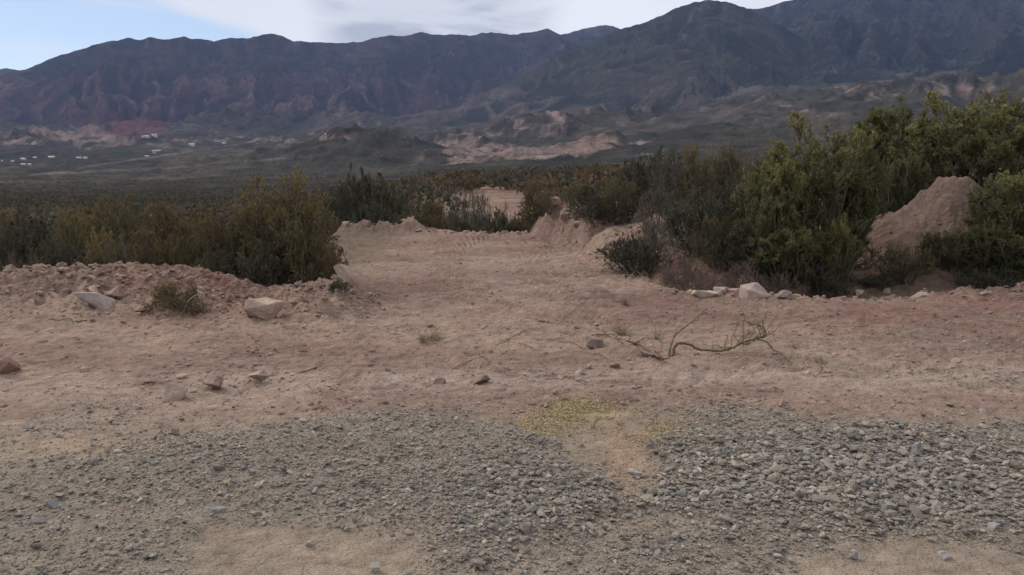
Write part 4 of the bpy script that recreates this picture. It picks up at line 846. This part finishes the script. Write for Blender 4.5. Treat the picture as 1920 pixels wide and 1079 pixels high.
def shrub(kind, x, y, height, radius, label, group=None, lib=PROTO, v=None, rz=None, sink=.03, zb=None):
    nv = len([1 for k_ in lib if k_[0] == kind]); v = int(rng.integers(0, nv)) if v is None else v % nv
    a, b, top, wid = lib[(kind, v)]; rz = rng.uniform(0, 6.28) if rz is None else rz
    r_ = bpy.data.objects.new(NMAP[kind], None); C.objects.link(r_); r_.empty_display_size = .2
    r_.location = (x, y, (H(x, y, False) if zb is None else zb)-sink); r_.rotation_euler = (rng.normal(0, .04), rng.normal(0, .04), rz)
    r_.scale = (.92*radius/wid, .92*radius/wid*rng.uniform(.9, 1.1), height/top)
    for nm, me in (('stems', a), ('foliage', b)):
        o = bpy.data.objects.new(nm, me); C.objects.link(o); o.parent = r_
    tag(r_, label, 'shrub' if kind not in ('bare', 'brush') else 'bush' if kind == 'bare' else 'brush', group); return r_
def sh(kind, px, d, top, wpx, label, v=None, depthf=1.0):
    x, y = at(px, d); zg = H(x, y, False); zt = CAMZ - (top-HY)/FPX*d*1.0
    r_ = shrub(kind, x, y, max(zt-zg, .2)*1.0, pxsize(wpx, d)/2, label, v=v); return r_
SH = [
 ('willow', 1520, 12.7, 228, 260, 'tallest bright green leafy shrub, standing behind the rock pile'),
 ('willow', 1455, 12.2, 300, 170, 'green leafy shrub hugging the left side of the tallest bright shrub'),
 ('willow', 1590, 13.0, 262, 120, 'green leafy shrub between the tallest bright shrub and the red mound'),
 ('willow', 1560, 11.9, 405, 140, 'low leafy shrub in front of the tallest bright shrub, near the ditch'),
 ('willow', 1480, 11.9, 420, 150, 'low dark green leafy shrub just behind the largest boulder'),
 ('willow', 1680, 15.6, 290, 130, 'bright leafy shrub directly behind the left shoulder of the red mound'),
 ('willow', 1740, 17.0, 190, 310, 'big dark green leafy shrub rising behind the red mound'),
 ('willow', 1650, 17.5, 205, 220, 'leafy shrub rising between the tallest bright shrub and the one behind the red mound'),
 ('willow', 1870, 18.0, 182, 280, 'big leafy shrub at the upper right, behind the right-hand foreground shrub'),
 ('willow', 1985, 17.0, 200, 260, 'tall leafy shrub cut by the right border, furthest back'),
 ('willow', 1820, 15.8, 250, 190, 'dark leafy shrub just behind the top of the red mound'),
 ('willow', 1905, 12.2, 318, 220, 'leafy shrub in front on the right, beside the red mound'),
 ('willow', 1985, 12.6, 290, 220, 'foreground leafy shrub cut by the right border'),
 ('willow', 1850, 11.9, 420, 110, 'small leafy shrub at the right foot of the red mound'),
 ('willow', 1920, 11.7, 420, 150, 'low leafy shrub at the right border just above the berm'),
 ('yellow', 1775, 12.1, 455, 110, 'thin yellow-green shrub growing on the lower slope of the red mound'),
 ('yellow', 1700, 12.0, 455, 150, 'sparse green shrub in front of the left slope of the red mound'),
 ('jarilla', 1800, 12.4, 430, 90, 'yellowish shrub covering the right slope of the red mound'),
 ('willow', 1775, 12.1, 425, 130, 'thin twiggy bush on the face of the red mound'),
 ('bare', 1740, 12.0, 490, 120, 'twiggy reddish bush at the very foot of the red mound'),
 ('dark', 1640, 12.0, 510, 90, 'small dark shrub in the shade at the left foot of the red mound'),
 ('dark', 1540, 11.7, 490, 150, 'dark undergrowth shrub below the tallest bright shrub'),
 ('dark', 1860, 11.6, 500, 130, 'dark undergrowth shrub below the right-hand foreground shrub'),
 ('bare', 1395, 14.6, 262, 150, 'tall dark thorn bush left of the tallest bright shrub'),
 ('dark', 1375, 13.4, 330, 170, 'dark scrubby shrub left of the bright leafy shrubs'),
 ('yellow', 1330, 15.0, 268, 170, 'tawny shrub on the skyline of scrub above the eroded bank'),
 ('bare', 1270, 15.6, 272, 160, 'gnarled thorn bush on the bank with bare upper twigs'),
 ('dark', 1225, 16.6, 282, 150, 'dark shrub at the left end of the tall scrub on the bank'),
 ('dark', 1310, 13.2, 350, 170, 'dark shrub in the middle of the scrub above the brown brush'),
 ('yellow', 1350, 12.4, 400, 150, 'olive shrub just above the dry brush behind the rock pile'),
 ('dark', 1405, 12.1, 420, 140, 'dense dark shrub above the rock pile'),
 ('bare', 1240, 14.2, 345, 130, 'grey thorn bush beside the small red hump on the bank'),
 ('dark', 1195, 12.4, 437, 150, 'low round dark shrub at the edge of the clearing'),
 ('bare', 1225, 12.6, 405, 130, 'tangled grey bush just behind the low round dark shrub'),
 ('brush', 1300, 11.5, 478, 150, 'mat of dry brown brush left of the rock pile'),
 ('brush', 1400, 11.5, 480, 140, 'dry brown brush directly behind the rock pile'),
 ('brush', 1470, 11.4, 505, 120, 'dry brush in the ditch right of the largest boulder'),
 ('yellow', 1115, 17.0, 332, 120, 'yellow-tipped shrub on top of the eroded bank'),
 ('yellow', 1165, 16.2, 335, 110, 'second yellow-tipped shrub on the bank, nearer the thorn bushes'),
 ('dark', 1130, 16.4, 365, 150, 'dark lower shrub beneath the yellow-tipped shrubs on the bank'),
 ('brush', 1032, 19.2, 352, 60, 'reddish brown bush on the very tip of the bank'),
 ('dark', 700, 24.5, 318, 150, 'tall dark shrub behind the far left corner of the clearing'),
 ('dark', 655, 23.5, 345, 110, 'dark shrub just right of the big olive shrub, beyond the clearing'),
 ('dark', 760, 24.0, 350, 140, 'dark shrub behind the flat slab at the far edge'),
 ('dark', 690, 22.8, 372, 130, 'low dark shrub behind the angular rock at the far edge'),
 ('dark', 820, 23.5, 370, 120, 'dark shrub left of the twiggy bushes at the far edge'),
 ('bare', 875, 23.2, 348, 80, 'twiggy bare bush standing before the distant dirt track'),
 ('bare', 915, 22.6, 358, 110, 'wide twiggy bare bush right of centre at the far edge'),
 ('dark', 945, 22.2, 390, 90, 'rounded dark shrub near the right end of the far edge'),
 ('dark', 875, 22.3, 395, 110, 'low grey-green shrub below the twiggy bushes'),
 ('dark', 975, 22.0, 405, 60, 'small pale green shrub in the gap beside the eroded bank'),
 ('jarilla', 548, 11.2, 326, 215, 'tallest olive and orange shrub, left of the clearing'),
 ('jarilla', 495, 11.4, 362, 170, 'olive shrub leaning against the tallest olive shrub'),
 ('jarilla', 600, 11.0, 440, 110, 'narrow olive shrub with pale stems at the clearing corner'),
 ('jarilla', 440, 11.5, 385, 150, 'rounded olive shrub in the middle of the left group'),
 ('dark', 500, 10.9, 440, 170, 'dark dense lower shrub under the tallest olive shrub'),
 ('dark', 415, 11.0, 460, 120, 'dark lower shrub above the large smooth boulder'),
 ('jarilla', 372, 12.6, 402, 130, 'reddish olive shrub left of the rounded olive shrub'),
 ('jarilla', 305, 12.4, 378, 140, 'orange-brown shrub in the centre of the left thicket'),
 ('jarilla', 222, 12.8, 368, 150, 'orange-brown shrub above the crest of the dirt pile'),
 ('jarilla', 150, 13.4, 394, 120, 'yellow-brown shrub at the left end of the thicket'),
 ('jarilla', 270, 11.5, 430, 130, 'low olive shrub with pale stems behind the dirt pile'),
 ('jarilla', 345, 11.4, 435, 130, 'low olive shrub just above the small shrub of the dirt pile'),
 ('jarilla', 195, 11.7, 430, 120, 'low brown shrub rising from behind the crest of the dirt pile'),
 ('bare', 240, 11.3, 450, 130, 'stemmy bare bush in front of the thicket on the left'),
 ('dark', 70, 14.5, 402, 150, 'grey-green shrub behind the left end of the dirt pile'),
 ('dark', 0, 13.5, 420, 140, 'dark shrub cut by the left border'),
 ('jarilla', 5, 15.5, 392, 90, 'yellowish shrub at the left border behind the dark one'),
 ('dark', 115, 12.4, 440, 110, 'dull green low shrub just left of the thicket'),
 ('brush', 25, 11.4, 470, 110, 'brown twiggy brush at the left border above the dirt pile'),
 ('bare', 72, 11.0, 480, 70, 'small bare twigs standing behind the rounded pale rock'),
 ('jarilla', 325, 8.85, 524, 118, 'small round brown-green shrub growing on the dirt pile'),
 ('brush', 362, 8.75, 552, 76, 'dry tangle at the right side of the small round shrub on the dirt pile'),
 ('dark', 636, 9.3, 540, 50, 'small dark weed clump below the leaning slab')]
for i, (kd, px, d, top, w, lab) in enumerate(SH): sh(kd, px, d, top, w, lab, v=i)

NEARS = [(0, 'the left border shrub'), (110, 'the dirt pile left end'), (225, 'the thicket left end'), (330, 'the thicket middle'), (440, 'the rounded olive shrub'), (560, 'the tallest olive shrub'), (690, 'the clearing left corner'), (800, 'the flat slab'),
 (900, 'the twiggy bushes'), (1000, 'the bank tip'), (1110, 'the yellow-tipped bank shrubs'), (1240, 'the gnarled thorn bush'), (1370, 'the tall thorn bush'), (1500, 'the tallest bright shrub'), (1640, 'the red mound left side'), (1760, 'the red mound'), (1900, 'the right border shrubs')]
# mid-distance scrub: individual plants, sorted so that the ones that show largest are things
cand = []
for _ in range(9000):
    d = 14*(150/14)**rng.random(); px = rng.uniform(-150, 2080); x, y = at(px, d)
    if d < 21 and -4.8 < x < 3.2: continue
    if y < 13.5 and x < 0: continue
    if x > 0 and y < 18: continue
    if 27 < y < 50 and abs(px-905-(0 if y > 40 else (40-y)*5)) < 85 - (y-27)*1.2: continue
    if abs(x-6.9) < 1.5 and y < 16: continue
    cand.append((d, px, x, y))
rng.shuffle(cand); cand = [tuple(c) for c in cand]
sel = []; far = []
cellmap = {}
for (d, px, x, y) in cand:
    s_ = 1.25 + d*.012; key = (int(x//s_), int(y//s_))
    if key in cellmap: continue
    cellmap[key] = 1; (sel if d < 62 else far).append((d, px, x, y))
sel.sort(); print('mid', len(sel), 'far', len(far))
extra = sel[200:]; sel = sel[:200]
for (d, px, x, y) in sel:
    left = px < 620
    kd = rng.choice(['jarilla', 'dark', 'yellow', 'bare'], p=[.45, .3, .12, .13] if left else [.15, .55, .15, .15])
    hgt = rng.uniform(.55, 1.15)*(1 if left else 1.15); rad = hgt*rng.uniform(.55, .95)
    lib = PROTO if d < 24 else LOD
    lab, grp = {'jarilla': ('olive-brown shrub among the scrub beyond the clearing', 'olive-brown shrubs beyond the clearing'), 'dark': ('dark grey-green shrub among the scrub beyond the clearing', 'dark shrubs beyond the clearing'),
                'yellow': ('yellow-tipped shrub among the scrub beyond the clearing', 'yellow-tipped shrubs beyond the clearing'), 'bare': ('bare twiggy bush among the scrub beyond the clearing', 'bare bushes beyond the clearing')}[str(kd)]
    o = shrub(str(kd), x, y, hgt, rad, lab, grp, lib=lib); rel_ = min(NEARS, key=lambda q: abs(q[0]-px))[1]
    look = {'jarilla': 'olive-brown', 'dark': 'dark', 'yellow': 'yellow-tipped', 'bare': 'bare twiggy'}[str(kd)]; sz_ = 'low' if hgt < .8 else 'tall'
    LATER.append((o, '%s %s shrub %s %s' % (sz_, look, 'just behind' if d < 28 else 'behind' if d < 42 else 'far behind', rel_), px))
settle(None)
def clumps(X, Y, Zg, hgt, nb, rg, cols):
    """many small leafy clumps in one mesh: nb blades per plant"""
    n = len(X); dirv = norm(rg.normal(size=(n, nb, 3))*np.array([1, 1, .7])+np.array([0, 0, .25])); rr = rg.random((n, nb, 1))**.4
    c = dirv*rr*np.stack([hgt*.75, hgt*.75, hgt*.5], 1)[:, None, :]; c[..., 2] += (hgt*.5)[:, None]
    base = np.stack([X, Y, Zg], 1)[:, None, :] + c; s_ = (hgt*.30)[:, None, None]
    a = norm(rg.normal(size=(n, nb, 3))); b = norm(np.cross(a, rg.normal(size=(n, nb, 3))))
    V = np.stack([base-a*s_*.5, base+b*s_*.28, base+a*s_*.6, base-b*s_*.28], 2)
    C_ = np.repeat(cols[:, None, :]*rg.uniform(.7, 1.35, (n, nb, 1)), 4, 1) if False else np.repeat((cols[:, None, :]*rg.uniform(.7, 1.35, (n, nb, 1)))[:, :, None, :], 4, 2)
    return V.reshape(-1, 3), np.arange(n*nb*4).reshape(-1, 4), C_.reshape(-1, 3)
PAL = np.array([(.125, .100, .056), (.100, .094, .064), (.155, .118, .064), (.115, .096, .080), (.080, .084, .056)])
fx = np.array([(c[2], c[3]) for c in far+extra]); h_ = rng.uniform(.6, 1.5, len(fx))
m2 = 7000; d_ = np.sqrt(rng.uniform(40**2, 150**2, m2)); a_ = rng.uniform(-.72, .72, m2); qx = d_*np.sin(a_); qy = d_*np.cos(a_)
kp = ~((qy < 47) & (qx/qy > -.10) & (qx/qy < .06)); fx = np.concatenate([fx, np.stack([qx[kp], qy[kp]], 1)]); h_ = np.concatenate([h_, rng.uniform(.4, 1.3, kp.sum())])
V, F, cc = clumps(fx[:, 0], fx[:, 1], ground_h(fx[:, 0], fx[:, 1], False), h_, 46, rng, PAL[rng.integers(0, 5, len(fx))])
tag(put('scrubland', mesh('scrubland', V, F, cc, smooth=False), M['scrub']), kind='stuff', label='mass of low desert scrub beyond the clearing', cat='scrub')
n = 42000; d_ = 150*(2600/150)**(rng.random(n)**.8); a_ = rng.uniform(-.68, .68, n); qx = d_*np.sin(a_); qy = d_*np.cos(a_)
k = (fbm(qx/70, qy/120, 3, 501) + .2 > rng.uniform(-.6, .5, n)); qx = qx[k]; qy = qy[k]; d_ = d_[k]
hh = rng.uniform(1.0, 2.6, len(qx))*(1+d_/2600)
V, F, cc = clumps(qx, qy, valley_h(qx, qy)-.2, hh, 9, rng, PAL[rng.integers(0, 5, len(qx))]*.55)
V = V.reshape(-1, 3)
tag(put('valley_scrub', mesh('valley_scrub', V, F, cc, smooth=False), M['scrub']), kind='stuff', label='dark dots of scrub covering the valley floor', cat='scrub')

# dry grass tufts
def tuft(px, py, hgt, rad, label, col=(.27, .21, .12), n=60):
    x, y = hit(px, py); rg = np.random.default_rng(int(px)); az = rg.uniform(0, 6.28, n); th = rg.uniform(.1, 1.2, n)
    D = np.stack([np.sin(th)*np.cos(az), np.sin(th)*np.sin(az), np.cos(th)], 1); S = rg.normal(0, rad*.25, (n, 3)); S[:, 2] = -.01
    P = grow(S, D, rg.uniform(.5, 1.1, n)*hgt, 4, .15, -.12, rg); V, F = tubes(P, np.linspace(.0022, .0006, 5)[None]*np.ones((n, 1)), 3)
    o = put('grass_tuft', mesh('grass_tuft', V, F, np.array(col)*np.repeat(rg.uniform(.6, 1.3, n), 15)[:, None]), M['bark'], loc=(x, y, H(x, y))); tag(o, label, 'grass')
tuft(815, 640, .16, .14, 'flattened dry grass tuft in the near left of the clearing')
tuft(795, 645, .13, .1, 'thin dry grass tuft touching the upright twig')
tuft(1172, 572, .14, .06, 'small dark grass tuft near the left end of the rock pile', (.16, .12, .08))
tuft(1165, 628, .20, .10, 'greenish dry tuft behind the crooked brown stick', (.18, .15, .07))
tuft(1230, 640, .16, .08, 'thin dry tuft behind the bleached standing shoot', (.2, .15, .09))
tuft(600, 768, .05, .12, 'short yellow grass at the edge of the left gravel', (.26, .2, .1))
tuft(1400, 642, .12, .1, 'wispy dry grass under the thorny end of the large dead branch', (.26, .2, .12), 30)
tuft(1490, 655, .10, .1, 'wispy grass beside the thin end of the large dead branch', (.2, .17, .1), 30)

# ------------------------------------------------------------------ distant village
def hit_valley(px, py):
    a, b, c = [float(v) for v in pixdir(px, py)]; s_ = np.geomspace(300, 4500, 4000)
    x = a/b*s_; z = valley_h(x, s_); k_ = np.argmax(CAMZ+c/b*s_ <= z) if np.any(CAMZ+c/b*s_ <= z) else 2500
    return x[k_], s_[k_], z[k_]
def box(bm, x0, x1, y0, y1, z0, z1):
    v = [bm.verts.new(p) for p in ((x0, y0, z0), (x1, y0, z0), (x1, y1, z0), (x0, y1, z0), (x0, y0, z1), (x1, y0, z1), (x1, y1, z1), (x0, y1, z1))]
    for f in ((0, 3, 2, 1), (4, 5, 6, 7), (0, 1, 5, 4), (1, 2, 6, 5), (2, 3, 7, 6), (3, 0, 4, 7)): bm.faces.new([v[i] for i in f])
def house(px, py, w, h, label, wall='white_wall', roof='tin_roof', name='house', tower=False, group=None):
    x, y, z = hit_valley(px, py); s_ = y/FPX; W_ = w*s_*.75; H_ = max(h*s_*.8, 2.4)
    r_ = bpy.data.objects.new(name, None); C.objects.link(r_); r_.location = (x, y, z-.5); r_.rotation_euler = (0, 0, rng.uniform(-.25, .25))
    bm = bmesh.new(); box(bm, -W_/2, W_/2, -W_*.3, W_*.3, -3, H_); me = bpy.data.meshes.new('wall'); bm.to_mesh(me); bm.free(); put('wall', me, M[wall], r_)
    bm = bmesh.new(); e = W_*.04+.2
    v = [bm.verts.new(p) for p in ((-W_/2-e, -W_*.3-e, H_+.05), (W_/2+e, -W_*.3-e, H_+.05), (W_/2+e, W_*.3+e, H_+.05), (-W_/2-e, W_*.3+e, H_+.05), (-W_/2-e, 0, H_+W_*.11+.3), (W_/2+e, 0, H_+W_*.11+.3))]
    for f in ((0, 1, 5, 4), (2, 3, 4, 5), (1, 2, 5), (3, 0, 4), (3, 2, 1, 0)): bm.faces.new([v[i] for i in f])
    me = bpy.data.meshes.new('roof'); bm.to_mesh(me); bm.free(); put('roof', me, M[roof], r_)
    bm = bmesh.new(); box(bm, -W_*.06, W_*.02, -W_*.3-.15, -W_*.3-.01, 0, min(2.4, H_*.8)+.5); me = bpy.data.meshes.new('door'); bm.to_mesh(me); bm.free(); put('door', me, M['grey_wall'], r_)
    if tower:
        bm = bmesh.new(); box(bm, W_*.28, W_*.44, -W_*.3-2, -W_*.3+2, -3, H_*1.9); me = bpy.data.meshes.new('tower'); bm.to_mesh(me); bm.free(); put('tower', me, M['white_wall'], r_)
    tag(r_, label, 'building', group)
house(290, 257, 12, 5, 'white domed-looking main building of the hilltop group below the red slope', 'white_wall', 'white_wall', 'white_building', True)
house(276, 258, 12, 3, 'long low white building left of the main hilltop building', 'white_wall', 'white_wall', 'white_building')
house(268, 258, 6, 3, 'smallest white block at the left end of the hilltop group', 'white_wall', 'white_wall', 'white_building')
for (px, py, w, h, lab) in ((4, 303, 4, 3, 'tiny white house at the left border of the valley'), (24, 304, 7, 1.6, 'small flat-roofed shed near the left border of the valley'), (44, 300, 11, 3, 'bright white house on the left valley floor'), (66, 297, 8, 2.4, 'white house right of the brightest one'),
        (97, 296, 13, 2.4, 'long white-roofed house, fourth from the left on the valley floor'), (148, 297, 10, 2, 'pale roof of the left half of the long pair of sheds'), (160, 297.5, 9, 2, 'pale roof of the right half of the long pair of sheds'), (44, 310, 9, 2, 'low white house just below the bright white one'), (56, 311, 8, 4, 'grey house beside the low white one'),
        (298, 284, 10, 2, 'bright tin roof above the grey house'), (290, 288, 9, 6, 'grey box-shaped house in the middle of the valley'), (276, 295, 9, 3, 'small dull house below the grey box-shaped one'), (360, 274, 13, 4, 'pale greenish house at the foot of the hills'), (420, 270, 9, 2.4, 'small white house right of the pale greenish house'), (610, 253, 4, 2.4, 'lone tiny white hut on the slope')):
    house(px, py, w, h, lab, 'grey_wall' if 'grey' in lab or 'dull' in lab else 'white_wall')

# ------------------------------------------------------------------ haze
bm = bmesh.new(); box(bm, -9400, 9400, -9400, 9400, -90, 2150); me = bpy.data.meshes.new('haze'); bm.to_mesh(me); bm.free()
hm = bpy.data.materials.new('haze'); hm.use_nodes = True; hn = hm.node_tree.nodes; hn.remove(hn['Principled BSDF'])
pv = hn.new('ShaderNodeVolumePrincipled'); pv.inputs['Color'].default_value = (.40, .54, 1, 1); pv.inputs['Density'].default_value = 3.4e-5; pv.inputs['Anisotropy'].default_value = 0
hm.node_tree.links.new(pv.outputs[0], hn['Material Output'].inputs['Volume'])
tag(put('haze', me, hm), kind='stuff', label='thin blue haze in the valley air', cat='haze')
